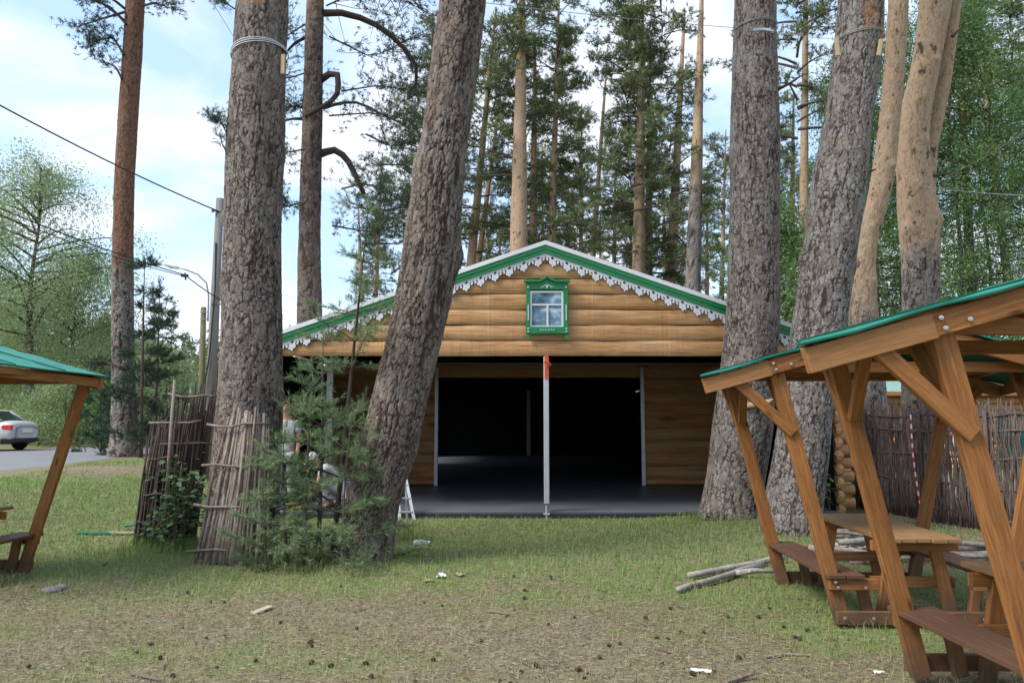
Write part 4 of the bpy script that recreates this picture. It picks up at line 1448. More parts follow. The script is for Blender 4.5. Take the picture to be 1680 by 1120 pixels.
    # side walls: logs outside, black inside; the left one open near the back
    for s in (-1, 1):
        x = TX + s * HW
        spans = [(TY + .02, YW), (YW, YR)] if s > 0 else [(TY + 1.1, YW), (YW, 25.5), (30.5, YR)]
        for a, b in spans:
            m = MB(); m.box((x - s * .02, (a + b) / 2, 1.43), (.015, b - a, 2.72)); m.put('side_lining', M['tent_black'], tent)
            zz = .06
            kk = 0
            while zz < 2.55:
                log_strip('side_log', a, b, zz, zz + .25, x, M['print'], tent, .036, face=s, nx=12, seed=kk, axis='y')
                zz += .25; kk += 1
    m = MB(); m.box((TX, YR + .02, 1.4), (2 * HW, .02, 2.8))
    m.prism([(-HW, 2.72), (HW, 2.72), (HW, AP - .03 - SL * HW), (0, AP - .03), (-HW, AP - .03 - SL * HW)], (TX, YR, 0), (1, 0, 0), (0, 0, 1), (0, .02, 0)); m.put('rear_wall', M['tent_black'], tent)
    # black sheets added under the roof so that the inside stays dark
    for s in (-1, 1):
        m = MB()
        e = TX + s * (HW - .02); ze = AP - SL * (HW - .02) - .09
        a = [(TX, gy + .09, AP - .09), (e, gy + .09, ze), (e, gy + .09, ze - .01), (TX, gy + .09, AP - .10)]
        m.hexa(a + [(x, YR - .02, z) for x, y, z in a]); m.put('roof_shade_lining', M['tent_black'], tent)
    # log ends stacked at the right front corner
    for k in range(11):
        m = MB()
        zc = .16 + .215 * k
        xx = TX + HW + .10
        m.lathe([(.02, -.2), (.098, -.2), (.104, -.17), (.104, .25), (.098, .28), (.02, .28)], (xx - .02, TY + .28, zc), 14, 'Y')
        m.put('corner_log', M['print'], tent, smooth=True)
        m = MB()
        m.lathe([(.02, -.14), (.094, -.14), (.10, -.11), (.10, .12), (.094, .15), (.02, .15)], (xx + .17, TY + .36, zc + .1), 14, 'X')
        m.put('corner_log', M['print'], tent, smooth=True)


def circ(cx, cy, r, n=10, ph=0.0, ex=1.0):
    return [(cx + r * math.cos(ph + 2 * math.pi * i / n), cy + ex * r * math.sin(ph + 2 * math.pi * i / n)) for i in range(n)]


def lace(s):
    U, H = .25, .20
    n = int((HW / math.cos(math.atan(SL)) + .06) / U)
    unit_edge = [(.00, .20), (.04, .34), (.06, .48), (.10, .56), (.155, .58), (.20, .53), (.215, .45), (.19, .39), (.16, .40), (.155, .34), (.20, .28), (.26, .30), (.285, .40), (.265, .56), (.25, .66), (.28, .76), (.34, .80), (.385, .77), (.42, .82), (.45, .92), (.50, .96),
                 (.55, .92), (.58, .82), (.615, .77), (.66, .80), (.72, .76), (.75, .66), (.735, .56), (.715, .40), (.74, .30), (.80, .28), (.845, .34), (.84, .40), (.81, .39), (.785, .45), (.80, .53), (.845, .58), (.90, .56), (.94, .48), (.96, .34)]
    out = [(0, 0)]
    edge = []
    for k in range(n):
        for a, b in unit_edge: edge.append(((k + a) * U, -b * H))
    edge.append((n * U, -.20 * H))
    poly = [(0.0, 0.0)] + edge + [(n * U, 0.0)]
    holes = []
    for k in range(n):
        holes.append([(p * U + k * U, -q * H) for p, q in circ(.5, .66, .028, 8, 0, 1.25)])
        holes.append([(p * U + k * U, -q * H) for p, q in ((.5, .10), (.43, .16), (.38, .26), (.43, .34), (.47, .30), (.5, .42), (.53, .30), (.57, .34), (.62, .26), (.57, .16))])
    cu = D.curves.new('lace', 'CURVE'); cu.dimensions = '2D'; cu.fill_mode = 'BOTH'; cu.extrude = .007
    for pl in [poly] + holes:
        spn = cu.splines.new('POLY'); spn.points.add(len(pl) - 1)
        for i, (a, b) in enumerate(pl): spn.points[i].co = (a, b, 0, 1)
        spn.use_cyclic_u = True
    tmp = D.objects.new('lace_tmp', cu); COL.objects.link(tmp)
    dg = bpy.context.evaluated_depsgraph_get()
    me = D.meshes.new_from_object(tmp.evaluated_get(dg))
    D.objects.remove(tmp); D.curves.remove(cu)
    c = math.cos(math.atan(SL))
    m4 = Matrix(((s * c, 0, 0, TX), (0, 0, 1, TY - .032), (-SL * c, 1.0 / 1.0, 0, AP - .185), (0, 0, 0, 1)))
    me.transform(m4)
    put('lace_trim', me, M['lace'], tent)


def window():
    Y = TY - .03
    w = lambda px, py: P(px, py, Y)
    A, B = w(862, 463), w(933, 557)
    x0, x1, zt, zb = w(863, 500).x, w(932, 500).x, w(897, 463).z, w(897, 548).z
    cx = (x0 + x1) / 2
    gx0, gx1, gzt, gzb = w(869.5, 500).x, w(924, 500).x, w(897, 477.5).z, w(897, 537.5).z
    y1 = Y - .045                                    # front of the casing

    def bx(m, a, b, c, d, yf, dep): m.box(((a + b) / 2, yf + dep / 2, (c + d) / 2), (b - a, dep, d - c))
    fr = MB()
    m = MB()
    pk = w(897, 455).z
    m.prism([(x0 - .0, gzt + .022), (x1 + .0, gzt + .022), (x1, zt), (cx + .11, zt + .01), (cx, pk - .02), (cx - .11, zt + .01), (x0, zt)], (0, y1, 0), (1, 0, 0), (0, 0, 1), (0, .06, 0))
    fo = m.put('window_frame', M['green_paint'], tent)
    for a, b in ((x0, gx0), (gx1, x1)):
        m = MB(); bx(m, a, b, zb + .12, gzt + .02, y1, .06); m.put('window_jamb', M['green_paint'], fo, bevel=.006)
    m = MB(); bx(m, x0 - .005, x1 + .005, zb - .0, zb + .118, y1 - .008, .07); m.put('apron_board', M['green_paint'], fo, bevel=.006)
    m = MB()
    for q in ((-1,), (1,)):
        sg = q[0]
        m.board((cx + sg * (x1 - cx + .035), y1, zt + .008), (cx + sg * .12, y1, zt + .012), .035, .09, (0, 0, 1))
        m.board((cx + sg * .13, y1, zt + .008), (cx, y1, pk), .035, .088, (0, 0, 1))
    m.put('cornice', M['green_paint'], fo)
    m = MB()
    for sg in (-1, 1):
        xx = cx + sg * (x1 - cx - .035)
        m.prism([(a * .036, b * .036) for a, b in ((0, -1.35), (.75, -.5), (.9, .1), (.5, .8), (-.5, .8), (-.9, .1), (-.75, -.5))], (xx, y1, zb - .045), (1, 0, 0), (0, 0, 1), (0, .03, 0))
    m.put('drop_ornament', M['green_paint'], fo)
    # white carved details
    m = MB()
    yy = y1 - .016
    for sg in (-1, 1):
        xx = cx + sg * (x1 - cx - .035)
        m.box((xx, y1 - .005, (gzt + gzb) / 2 - .06), (.015, .02, .26))
        for zc in (zb + .035, zb + .085): m.lathe([(.003, -.012), (.014, -.008), (.014, .02)], (xx, yy + .006, zc), 8, 'Y')
        m.lathe([(.003, -.006), (.016, -.002), (.016, .02)], (xx, yy + .01, gzt + .06), 8, 'Y')
        # pediment scrolls
        m.tube([(cx + sg * .01, yy + .012, gzt + .06), (cx + sg * .03, yy + .012, gzt + .10), (cx + sg * .055, yy + .012, gzt + .07), (cx + sg * .08, yy + .012, gzt + .055), (cx + sg * .11, yy + .012, gzt + .065)], [.009, .010, .009, .009, .005], 6)
        for k in range(3):
            m.tube([(cx + sg * (.025 + .04 * k), yy, zb + .06 + .014), (cx + sg * (.043 + .04 * k), yy, zb + .06), (cx + sg * (.025 + .04 * k), yy, zb + .06 - .014), (cx + sg * (.010 + .04 * k), yy, zb + .06), (cx + sg * (.025 + .04 * k), yy, zb + .06 + .014)], .005, 5)
    m.tube([(cx, yy + .012, gzt + .04), (cx, yy + .012, gzt + .13)], [.014, .003], 6)
    m.put('window_ornament', M['lace'], fo)
    # sash, muntins and panes
    m = MB()
    s = .03
    yf = y1 + .018
    bx(m, gx0, gx0 + s, gzb, gzt, yf, .04); bx(m, gx1 - s, gx1, gzb, gzt, yf, .04)
    bx(m, gx0 + s, gx1 - s, gzt - s, gzt, yf, .04); bx(m, gx0 + s, gx1 - s, gzb, gzb + s, yf, .04)
    zm = w(897, 500).z; xm = cx + .005
    bx(m, gx0 + s, gx1 - s, zm - .013, zm + .013, yf + .004, .03); bx(m, xm - .015, xm + .015, gzb + s, zm - .013, yf + .004, .03)
    m.put('sash', M['white_trim'], fo)
    for a, b, c, d in ((gx0 + s, gx1 - s, zm + .013, gzt - s), (gx0 + s, xm - .015, gzb + s, zm - .013), (xm + .015, gx1 - s, gzb + s, zm - .013)):
        m = MB(); bx(m, a, b, c, d, yf + .022, .006); m.put('pane', M['pane'], fo)


build_tent()


# ------------------------------------------------------------------ picnic gazebos
def gazebo(loc, rz, label, y0, y1, eave_l, eave_r, foot=.62, knee=True):
    """local axes: x across, y along, z up; near gable at y0, far gable at y1"""
    g = thing('picnic_gazebo', loc, label, 'gazebo', 'picnic gazebos', rz)
    pt = lambda m, nm, mt='stain', bv=.004: m.put(nm, M[mt], g, bevel=bv, local=True)
    sl = .275
    BX, PX, PZ = foot, 1.09, 2.06                    # post foot, post head
    zr = lambda x: 2.34 - sl * abs(x)               # rafter centre line
    L = y1 - y0
    for yy, s in ((y0, 1), (y1, -1)):
        inn = s * .055                               # posts stand inside the rafters
        for sx in (-1, 1):
            m = MB()
            m.board((sx * BX, yy + inn, 0.0), (sx * PX, yy + inn, PZ), .115, .055, (1, 0, 0)); pt(m, 'post')
            ex = (eave_l if sx < 0 else eave_r)[0 if s > 0 else 1]
            jx = sx * min(1.16, ex - .05)
            m = MB(); m.board((0, yy, zr(0)), (jx, yy, zr(jx)), .115, .05, (0, 0, 1)); pt(m, 'rafter')
            m = MB(); m.board((jx - sx * .02, yy - s * .0, zr(jx - sx * .02) - .004), (sx * ex, yy, zr(ex) - .004), .125, .056, (0, 0, 1)); pt(m, 'rafter_tail', 'stain_light')
            # knee brace from post to rafter
            pz = 1.50; px_ = sx * (BX + (PX - BX) * pz / PZ)
            bx_ = sx * min(ex - .12, 1.40)
            m = MB()
            if knee or sx < 0 or s > 0: m.board((px_, yy + inn * .4, pz), (bx_, yy + inn * .4, zr(bx_) - .04), .085, .042, (0, 0, 1))
            if m.v: pt(m, 'knee_brace')
            # inner leg of the bench
            m = MB(); m.board((sx * .40, yy + s * .10, 0.02), (sx * .46, yy + s * .10, .36), .085, .05, (1, 0, 0)); pt(m, 'bench_leg')
            # table leg
            m = MB(); m.board((sx * .28, yy + s * .16, 0.0), (sx * .16, yy + s * .16, .635), .095, .05, (1, 0, 0)); pt(m, 'table_leg')
            m = MB(); m.board((sx * (BX + .12), yy + s * .0, .33), (sx * .36, yy + s * .0, .33), .085, .045, (0, 0, 1)); pt(m, 'seat_bearer')
        m = MB(); m.board((-1.13, yy + s * .11, 2.035), (1.13, yy + s * .11, 2.035), .085, .045, (0, 0, 1)); pt(m, 'tie_beam')
        m = MB(); m.board((-BX - .07, yy + s * .005, .075), (BX + .07, yy + s * .005, .075), .10, .045, (0, 0, 1)); pt(m, 'base_beam')
        m = MB(); m.board((-.34, yy + s * .15, .605), (.34, yy + s * .15, .605), .08, .045, (0, 0, 1)); pt(m, 'table_bearer')
        m = MB(); m.board((-.33, yy + s * .21, .31), (.33, yy + s * .21, .31), .085, .045, (0, 0, 1)); pt(m, 'table_crossbar')
        m = MB()
        for sx in (-1, 1):
            for (bx_, bz) in ((sx * 1.12, zr(1.12) + .025), (sx * 1.10, zr(1.10) - .03), (sx * .98, zr(.98) - .02), (sx * (BX + .02), .08), (sx * .42, .08), (sx * (BX + .08), .35), (sx * (BX + .06), .31), (sx * .47, .31)):
                m.lathe([(.004, 0), (.012, .002), (.014, .006), (.009, .008), (.009, .014), (.003, .016)][::-1], (bx_, yy - s * .045, bz), 8, 'Y')
        o = m.put('bolts', M['steel'], g, local=True); o['kind'] = 'stuff'
    for sx in (-1, 1):                               # seats of two boards each
        for k in range(2):
            xx = sx * (BX + .07 - .145 * k)
            m = MB(); m.board((xx, y0 - .05, .392), (xx, y1 + .05, .392), .138, .032, (1, 0, 0)); pt(m, 'seat_board', 'stain_dark')
        m = MB(); m.board((sx * 1.07, y0 + .08, 2.06), (sx * 1.07, y1 - .08, 2.06), .06, .05, (0, 0, 1)); pt(m, 'eave_plate')
        ex, ex2 = [v - .03 for v in (eave_l if sx < 0 else eave_r)]
        m = MB(); m.board((sx * ex, y0 + .03, zr(ex) - .0), (sx * ex2, y1 - .03, zr(ex2) - .0), .095, .03, (0, 0, 1)); pt(m, 'eave_board')
        for yy, s in ((y0, 1), (y1, -1)):            # braces along the eave
            pz = 1.58; px_ = sx * (BX + (PX - BX) * pz / PZ)
            if not knee and s < 0: continue
            m = MB(); m.board((px_, yy + s * .09, pz), (sx * 1.035, yy + s * .42, 2.03), .045, .075, (0, 1, 0)); pt(m, 'eave_brace')
    for k in range(5):
        xx = -.235 + .1175 * k
        e = .012 * ((k * 7) % 3 - 1)
        m = MB(); m.board((xx, y0 - .03 + e, .668), (xx, y1 + .03 + e, .668), .1125, .034, (1, 0, 0)); pt(m, 'table_board', 'tabletop')
    m = MB(); m.board((0, y0 + .04, 2.30), (0, y1 - .04, 2.30), .09, .045, (0, 0, 1)); pt(m, 'ridge_beam')
    # roof sheets: thin, slightly sagging, on battens
    for sx in (-1, 1):
        ex, ex2 = [v + .04 for v in (eave_l if sx < 0 else eave_r)]
        for k in range(3):
            xx, xy = sx * ex * (.25 + .28 * k), sx * ex2 * (.25 + .28 * k)
            m = MB(); m.board((xx, y0 + .03, zr(xx) + .066), (xy, y1 - .03, zr(xy) + .066), .06, .018, (1, 0, 0)); pt(m, 'batten')
        nu, nv = 14, 14
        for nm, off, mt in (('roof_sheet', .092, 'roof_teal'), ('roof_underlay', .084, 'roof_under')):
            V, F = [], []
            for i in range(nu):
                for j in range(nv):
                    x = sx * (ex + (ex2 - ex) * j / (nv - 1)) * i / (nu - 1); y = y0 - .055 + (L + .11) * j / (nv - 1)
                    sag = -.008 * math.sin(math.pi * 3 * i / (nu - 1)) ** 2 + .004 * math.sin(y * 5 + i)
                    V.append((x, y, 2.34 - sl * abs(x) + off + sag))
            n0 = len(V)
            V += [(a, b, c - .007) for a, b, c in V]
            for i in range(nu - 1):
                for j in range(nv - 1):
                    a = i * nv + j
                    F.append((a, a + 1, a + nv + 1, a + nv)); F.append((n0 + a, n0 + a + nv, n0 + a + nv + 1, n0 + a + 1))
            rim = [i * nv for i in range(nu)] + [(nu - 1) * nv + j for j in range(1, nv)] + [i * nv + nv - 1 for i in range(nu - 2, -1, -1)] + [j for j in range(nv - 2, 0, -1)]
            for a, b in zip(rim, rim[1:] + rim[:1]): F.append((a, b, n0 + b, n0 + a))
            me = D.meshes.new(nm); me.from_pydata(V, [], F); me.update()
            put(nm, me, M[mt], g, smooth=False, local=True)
        for k in range(1, 3):                        # seams between the sheets
            yy = y0 - .055 + (L + .11) * k / 3
            em = ex + (ex2 - ex) * k / 3
            m = MB(); m.board((sx * .03, yy, zr(.03) + .096), (sx * em, yy, zr(em) + .096), .012, .012, (0, 1, 0)); pt(m, 'roof_seam', 'roof_under', 0)
    m = MB(); m.board((0, y0 - .06, 2.434), (0, y1 + .06, 2.434), .05, .012, (1, 0, 0)); pt(m, 'ridge_cap', 'roof_teal')
    return g


gazebo((3.16, 3.68, .03), R(1), 'nearest picnic gazebo at the lower right with stained bench and green roof edge', 0, 1.3, (1.76, 1.24), (1.3, 1.65))
gazebo((3.22, 6.15, 0), R(-2), 'second picnic gazebo at right whose full table shows, behind the nearest one', 0, 1.6, (1.67, 1.26), (1.3, 1.64))
gazebo((-5.83, 6.75, 0), R(-5), 'picnic gazebo at the left edge with teal roof slope facing the lawn', 0, 1.7, (1.45, 1.3), (1.0, 1.24), .50, False)


# ------------------------------------------------------------------ stick panels and wattle fence
def stick(pts, r0, r1, mat, parent, name='stick', n=6, jit=.12):
    m = MB(); k = len(pts)
    m.tube(pts, [r0 + (r1 - r0) * i / (k - 1) for i in range(k)], n, jit=jit)
    return put(name, m.mesh(name), mat, parent, smooth=True)


def pale_panel():
    r = random.Random(51)
    b = P(380, 925, 8.6)
    t = thing('stick_panel', (b.x, 8.6, .05), 'pale panel of peeled-looking sticks leaning on the foot of the banded pine', 'wattle panel', 'stick panels')
    n = 30
    for i in range(n):
        f = i / (n - 1)
        xb = 322 + (440 - 322) * f + r.uniform(-3, 3); xt = 376 + (441 - 376) * f ** .9 + r.uniform(-2.5, 2.5)
        yb = 925 + r.uniform(-10, 4) - 4 * f; yt = 675 + r.uniform(-8, 12) + (10 if f > .8 else 0)
        bow = .10 * math.sin(math.pi * f)
        A = P(xb, yb, 8.58 - bow); A.z = gz1(A.x, A.y) + r.uniform(-.02, .03); B = P(xt, yt, 8.86 - bow)
        mid = (A + B) / 2 + Vector((r.gauss(0, .014), r.uniform(-.03, .02), 0)); q = A * .75 + B * .25 + Vector((r.gauss(0, .01), r.uniform(-.015, .015), 0))
        stick([A, q, mid, B], r.uniform(.017, .027), r.uniform(.012, .017), M['stick_grey'], t)
    for y, xa, xb_ in ((697, 340, 442), (763, 332, 446), (829, 318, 442), (903, 306, 432)):
        pts = [P(xa + (xb_ - xa) * k / 5, y + r.uniform(-3, 3), 8.62 + .24 * (925 - y) / 250 - .13 * math.sin(math.pi * k / 5) - .02) for k in range(6)]
        stick(pts, .017, .012, M['stick_grey'], t, 'cross_stick')


def dark_panel():
    r = random.Random(52)
    b = P(265, 895, 9.9)
    t = thing('stick_panel', (b.x, 9.9, .0), 'tall dark panel of brown sticks leaning left of the pale one', 'wattle panel', 'stick panels')
    n = 46
    for i in range(n):
        f = i / (n - 1)
        xb = 218 + (318 - 218) * f + r.uniform(-3, 3); xt = 248 + (358 - 248) * f + r.uniform(-7, 5)
        yt = (690 if f < .35 else 655 - 15 * f) + r.uniform(-18, 22)
        if f < .12: yt += r.uniform(0, 30)
        dep = 9.95 - .22 * math.sin(math.pi * f) + r.uniform(-.05, .05) + (.12 if i % 2 else 0)
        A = P(xb, 893 + r.uniform(-6, 4), dep - .1); A.z = gz1(A.x, A.y) - .02; B = P(xt, yt, dep + .08)
        mid = (A + B) / 2 + Vector((r.gauss(0, .03), r.uniform(-.03, .03), 0))
        stick([A, A * .7 + mid * .3, mid, B], r.uniform(.016, .027), r.uniform(.007, .013), M['stick_dark'], t)
    for i in range(16):                              # a second layer behind closes the gaps
        f = i / 15
        A = P(224 + 92 * f, 890, 10.1); A.z = -.02; B = P(262 + 86 * f, 690 - 20 * f, 10.2)
        stick([A, (A + B) / 2 + Vector((r.gauss(0, .02), 0, 0)), B], .03, .022, M['stick_dark'], t)
    stick([P(273, 830, 9.62), P(280, 720, 9.64), P(287, 623, 9.66)], .026, .02, M['stick_grey'], t, 'stake')
    for y, xa, xb_ in ((648, 276, 358), (692, 245, 330), (728, 262, 352), (752, 245, 300), (812, 236, 320), (855, 226, 316)):
        pts = [P(xa + (xb_ - xa) * k / 4, y + r.uniform(-3, 3), 9.72 + .08 * math.cos(k)) for k in range(5)]
        stick(pts, .016, .012, M['stick_dark'] if y > 700 else M['stick_grey'], t, 'cross_stick')


pale_panel(); dark_panel()


def fence():
    r = random.Random(53)
    a, b = Vector((6.15, 13.9, 0)), Vector((7.1, 8.6, 0))
    t = thing('wattle_fence', a, 'long wattle fence of upright brown withies behind the tables', 'fence')
    d = (b - a); L = d.length; ux = d.normalized(); nrm = Vector((-ux.y, ux.x, 0))
    n = 285
    for i in range(n):
        s = L * (i + r.uniform(-.3, .3)) / n
        p = a + ux * s
        w = (.034, -.02, .012, -.04)[i % 4]
        h = 1.80 + r.uniform(-.14, .10) - .03 * s / L
        z0 = gz1(p.x, p.y)
        pts = []
        lean = r.gauss(0, .05)
        for k in range(5):
            zz = h * k / 4
            side = w * (1 if k % 2 else -1) * .8
            pts.append(p + nrm * (side + r.uniform(-.012, .012)) + ux * (lean * zz + r.gauss(0, .014)) + Vector((0, 0, zz + z0)))
        stick(pts, r.uniform(.012, .021), r.uniform(.007, .012), M['stick_fence'], t, 'withy', 5)
    for k, z in enumerate((.25, .65, 1.08, 1.46, 1.68)):
        pts = [a + ux * (L * j / 12) + nrm * r.uniform(-.02, .02) + Vector((0, 0, z + r.uniform(-.03, .03))) for j in range(13)]
        stick(pts, .02, .016, M['stick_fence'], t, 'rail')
    for j in range(4):
        p = a + ux * (L * (j + .3) / 4) - nrm * .06
        stick([p, p + Vector((.01, 0, .9)), p + Vector((0, 0, 1.75))], .032, .028, M['stick_fence'], t, 'fence_post', 8)


fence()


def rope():
    pts = densify(np.array([tuple(P(x, y, 12.1)) for x, y in ((1494, 680), (1496, 730), (1502, 780), (1509, 825), (1516, 860))]), 6)
    t = thing('marker_tape', tuple(pts[0]), 'red and white striped tape hanging down the wattle fence', 'tape')
    q = np.linspace(0, len(pts) - 1, 25)
    pp = [Vector([float(np.interp(v, np.arange(len(pts)), pts[:, k])) for k in range(3)]) for v in q]
    for i in range(24):
        m = MB(); m.tube([pp[i], pp[i + 1]], .012, 5); m.put('stripe', M['red'] if i % 2 else M['white'], t)


rope()


# ------------------------------------------------------------------ branches and poles on the ground
def ground_log(a, b, r0, r1, mat, label, cat='branch', name='branch', group=None, fork=None, z0=0.0, bend=.03, seed=0):
    r = random.Random(seed)
    A, B = Vector(a), Vector(b)
    t = thing(name, tuple((A + B) / 2), label, cat, group)
    n = 7
    pts = []
    for k in range(n):
        p = A.lerp(B, k / (n - 1)) + Vector((r.gauss(0, bend), r.gauss(0, bend), r.gauss(0, bend * .3)))
        pts.append(p)
    m = MB(); m.tube(pts, [r0 + (r1 - r0) * k / (n - 1) for k in range(n)], 8, jit=.1)
    put('stem', m.mesh('stem'), mat, t, smooth=True)
    if fork:
        q = pts[4]
        m = MB(); m.tube([q, q + Vector(fork) * .5 + Vector((0, 0, .02)), q + Vector(fork)], [r1 * .9, r1 * .7, r1 * .4], 6)
        put('side_branch', m.mesh('side_branch'), mat, t, smooth=True)


def on(px, py, h=0.0):
    p = G(px, py); p.z = gz1(p.x, p.y) + h
    return p


ground_log(on(1128, 950, .045), on(1288, 922, .06), .030, .037, M['pole_bark'], 'upper of two long pale poles lying on the grass left of the bench', 'pole', 'fallen_pole', seed=1, bend=.012)
ground_log(on(1104, 975, .04), on(1252, 938, .06), .027, .037, M['pole_bark'], 'lower forked pale pole on the grass reaching furthest left', 'pole', 'fallen_pole', fork=(.42, -.05, .03), seed=2, bend=.02)


def stick_heap():
    r = random.Random(61)
    lab = 'cut grey stick in the heap between the leaning pine, the tables and the wattle fence'
    for i in range(34):
        if i < 14: c = P(r.uniform(1375, 1420), 870, r.uniform(9.0, 10.0)); ang = r.choice([r.uniform(-.5, .5), r.uniform(1.1, 1.9)]); L = r.uniform(.6, 1.2)
        else: c = P(r.uniform(1430, 1680), 900, r.uniform(8.6, 9.6)); ang = r.uniform(-.35, .35); L = r.uniform(.9, 1.8)
        z = .03 + .27 * r.random() ** 1.6
        d = Vector((math.cos(ang), math.sin(ang), r.uniform(-.12, .12))) * L / 2
        c.z = z + gz1(c.x, c.y)
        lo = max(0, .03 - (c.z - abs(d.z)))
        c.z += lo
        ra = r.uniform(.018, .042)
        ground_log(c - d, c + d, ra, ra * .75, M['pole_bark'] if i % 3 else M['stick_grey'], lab, 'stick', 'cut_stick', 'heap of cut sticks', seed=100 + i, bend=.012)


stick_heap()
# peeled rail between the two grey pines
m = MB(); m.tube([P(1222, 666, 11.4), P(1258, 660, 11.3), P(1300, 652, 11.15)], [.045, .044, .042], 10)
tag(put('peeled_rail', m.mesh('peeled_rail'), M['peeled'], None, True), 'short peeled pale log wedged between the straight and the leaning grey pines', 'log')


# ------------------------------------------------------------------ cabin behind the fence
def cabin():
    Y = 25
    x0, x1 = P(1442, 640, Y).x, P(1790, 640, Y).x
    t = thing('log_cabin', ((x0 + x1) / 2, Y, 0), 'low log cabin with pale green metal roof behind the wattle fence', 'cabin')
    ze = P(1500, 641, Y).z
    zz = 0.0; k = 0
    while zz < ze - .05:
        m = MB(); m.tube([(x0, Y, zz + .11), ((x0 + x1) / 2, Y + .02, zz + .11), (x1, Y, zz + .11)], [.12, .115, .12], 10); m.put('wall_log', M['print'], t, smooth=True)
        zz += .215; k += 1
    m = MB(); m.box(((x0 + x1) / 2, Y + 2.2, ze / 2), (x1 - x0 - .2, 4.2, ze - .05)); m.put('inner_wall', M['stain_dark'], t)
    zr_ = ze + 1.05
    n = int((x1 - x0 + .8) / .2)
    for i in range(n):                               # standing ribs of the metal roof
        xx = x0 - .4 + .2 * i
        m = MB(); m.board((xx + .1, Y - .55, ze - .06), (xx + .1, Y + 2.4, zr_), .19, .012, (1, 0, 0)); m.board((xx, Y - .55, ze - .045), (xx, Y + 2.4, zr_ + .015), .03, .035, (1, 0, 0))
        m.put('roof_panel', M['roof_pale'], t)
    m = MB(); m.board((x0 - .4, Y + 2.4, zr_ + .0), (x1 + .4, Y + 2.4, zr_), .3, .03, (0, 1, 0)); m.put('ridge_cap', M['roof_pale'], t)
    m = MB(); m.board((x0 - .4, Y - .56, ze - .1), (x1 + .4, Y - .56, ze - .1), .12, .03, (0, 0, 1)); m.put('fascia', M['stain_light'], t)
    xd = P(1655, 680, Y).x
    m = MB(); m.box((xd, Y - .14, .95), (.95, .06, 1.75)); m.put('door', M['roof_under'], t, bevel=.01)
    xw = P(1580, 680, Y).x
    m = MB(); m.box((xw, Y - .14, 1.2), (.9, .05, .9)); o = m.put('window', M['white_trim'], t)
    m = MB(); m.box((xw, Y - .17, 1.2), (.74, .02, .74)); m.put('pane', M['car_glass'], o)


cabin()


# ------------------------------------------------------------------ poles, lamps, cables
def pole1():
    Y = 18
    tp = P(361, 326, Y); bt = P(340, 762, Y)
    t = thing('utility_pole', (bt.x, Y, .4), 'tall grey concrete pole just left of the banded pine carrying black cables', 'pole')
    m = MB(); m.tube([(bt.x, Y, -.1), ((bt.x + tp.x) / 2, Y, tp.z / 2), tuple(tp)], [.135, .115, .09], 14); m.put('shaft', M['concrete'], t, smooth=True)
    m = MB()
    for py in (348, 500): c = P(359, py, Y); m.tube([(c.x - .12, Y - .1, c.z), (c.x + .12, Y - .1, c.z)], .018, 6); m.lathe([(.02, -.04), (.035, -.02), (.02, 0), (.035, .02), (.015, .05)], (c.x - .1, Y - .12, c.z), 8)
    m.put('insulator', M['concrete'], t)
    m = MB(); c1, c2 = P(357, 400, Y), P(338, 640, Y)
    m.tube([c1 + Vector((0, -.11, 0)), P(353, 470, Y - .13), P(344, 580, Y - .15), c2 + Vector((0, -.14, 0))], .018, 5); m.put('down_cable', M['cable'], t)


def lamp():
    Y = 20
    bt = P(329, 745, Y); tp = P(334, 504, Y)
    t = thing('street_lamp', (bt.x, Y, .4), 'street lamp on a curved pipe arm strapped to a short mossy wooden post', 'street lamp', 'street lamps')
    m = MB(); m.tube([(bt.x, Y, -.1), tuple(tp)], [.085, .07], 12); m.put('post', M['stick_lamp'], t, smooth=True)
    arm = densify(np.array([tuple(P(x, y, Y - .09)) for x, y in ((341, 527), (342, 500), (342.5, 475), (338, 460), (326, 450), (308, 443), (290, 438))]), 6)
    m = MB(); m.tube([tuple(q) for q in arm], .022, 8); m.put('arm', M['wire'], t, smooth=True)
    h = P(268, 431, Y - .09); h2 = P(293, 440, Y - .09)
    m = MB(); d = (h2 - h).normalized()
    m.tube([h, h.lerp(h2, .1), h.lerp(h2, .5), h.lerp(h2, .85), h2], [.02, .055, .07, .05, .026], 10); o = m.put('lamp_head', M['white_trim'], t, smooth=True)
    m = MB(); m.tube([h.lerp(h2, .12) - Vector((0, 0, .03)), h.lerp(h2, .6) - Vector((0, 0, .04))], [.035, .04], 8); m.put('lamp_glass', M['lace'], o)
    m = MB()
    for z in (512, 524): c = P(336, z, Y); m.tube([(c.x - .08, Y - .1, c.z), (c.x + .12, Y - .1, c.z)], .012, 5)
    m.put('clamp', M['wire'], t)


M['stick_lamp'] = m_stick('mossy_post', (.12, .115, .06), (.22, .21, .12), .2)
pole1(); lamp()


def far_lamp():
    Y = 60
    b = P(311, 690, Y); tp = P(311, 600, Y)
    t = thing('street_lamp', (b.x, Y, 0), 'distant pale street lamp seen low beneath the nearer lamp', 'street lamp', 'street lamps')
    m = MB(); m.tube([(b.x, Y, 0), (b.x, Y, tp.z)], [.11, .08], 8); m.put('post', M['white_trim'], t, smooth=True)
    q = P(316, 594, Y)
    m = MB(); m.tube([tp, (b.x + .1, Y, tp.z + .25), q], .05, 6); m.put('arm', M['white_trim'], t)
    m = MB(); m.tube([q, P(319, 593, Y)], [.12, .1], 8); m.put('lamp_head', M['white_trim'], t)


far_lamp()


def cable(pts, r, label, mat='cable', name='cable', cat='cable'):
    m = MB(); m.tube([tuple(p) for p in pts], r, 5)
    return tag(put(name, m.mesh(name), M[mat], None, True), label, cat)


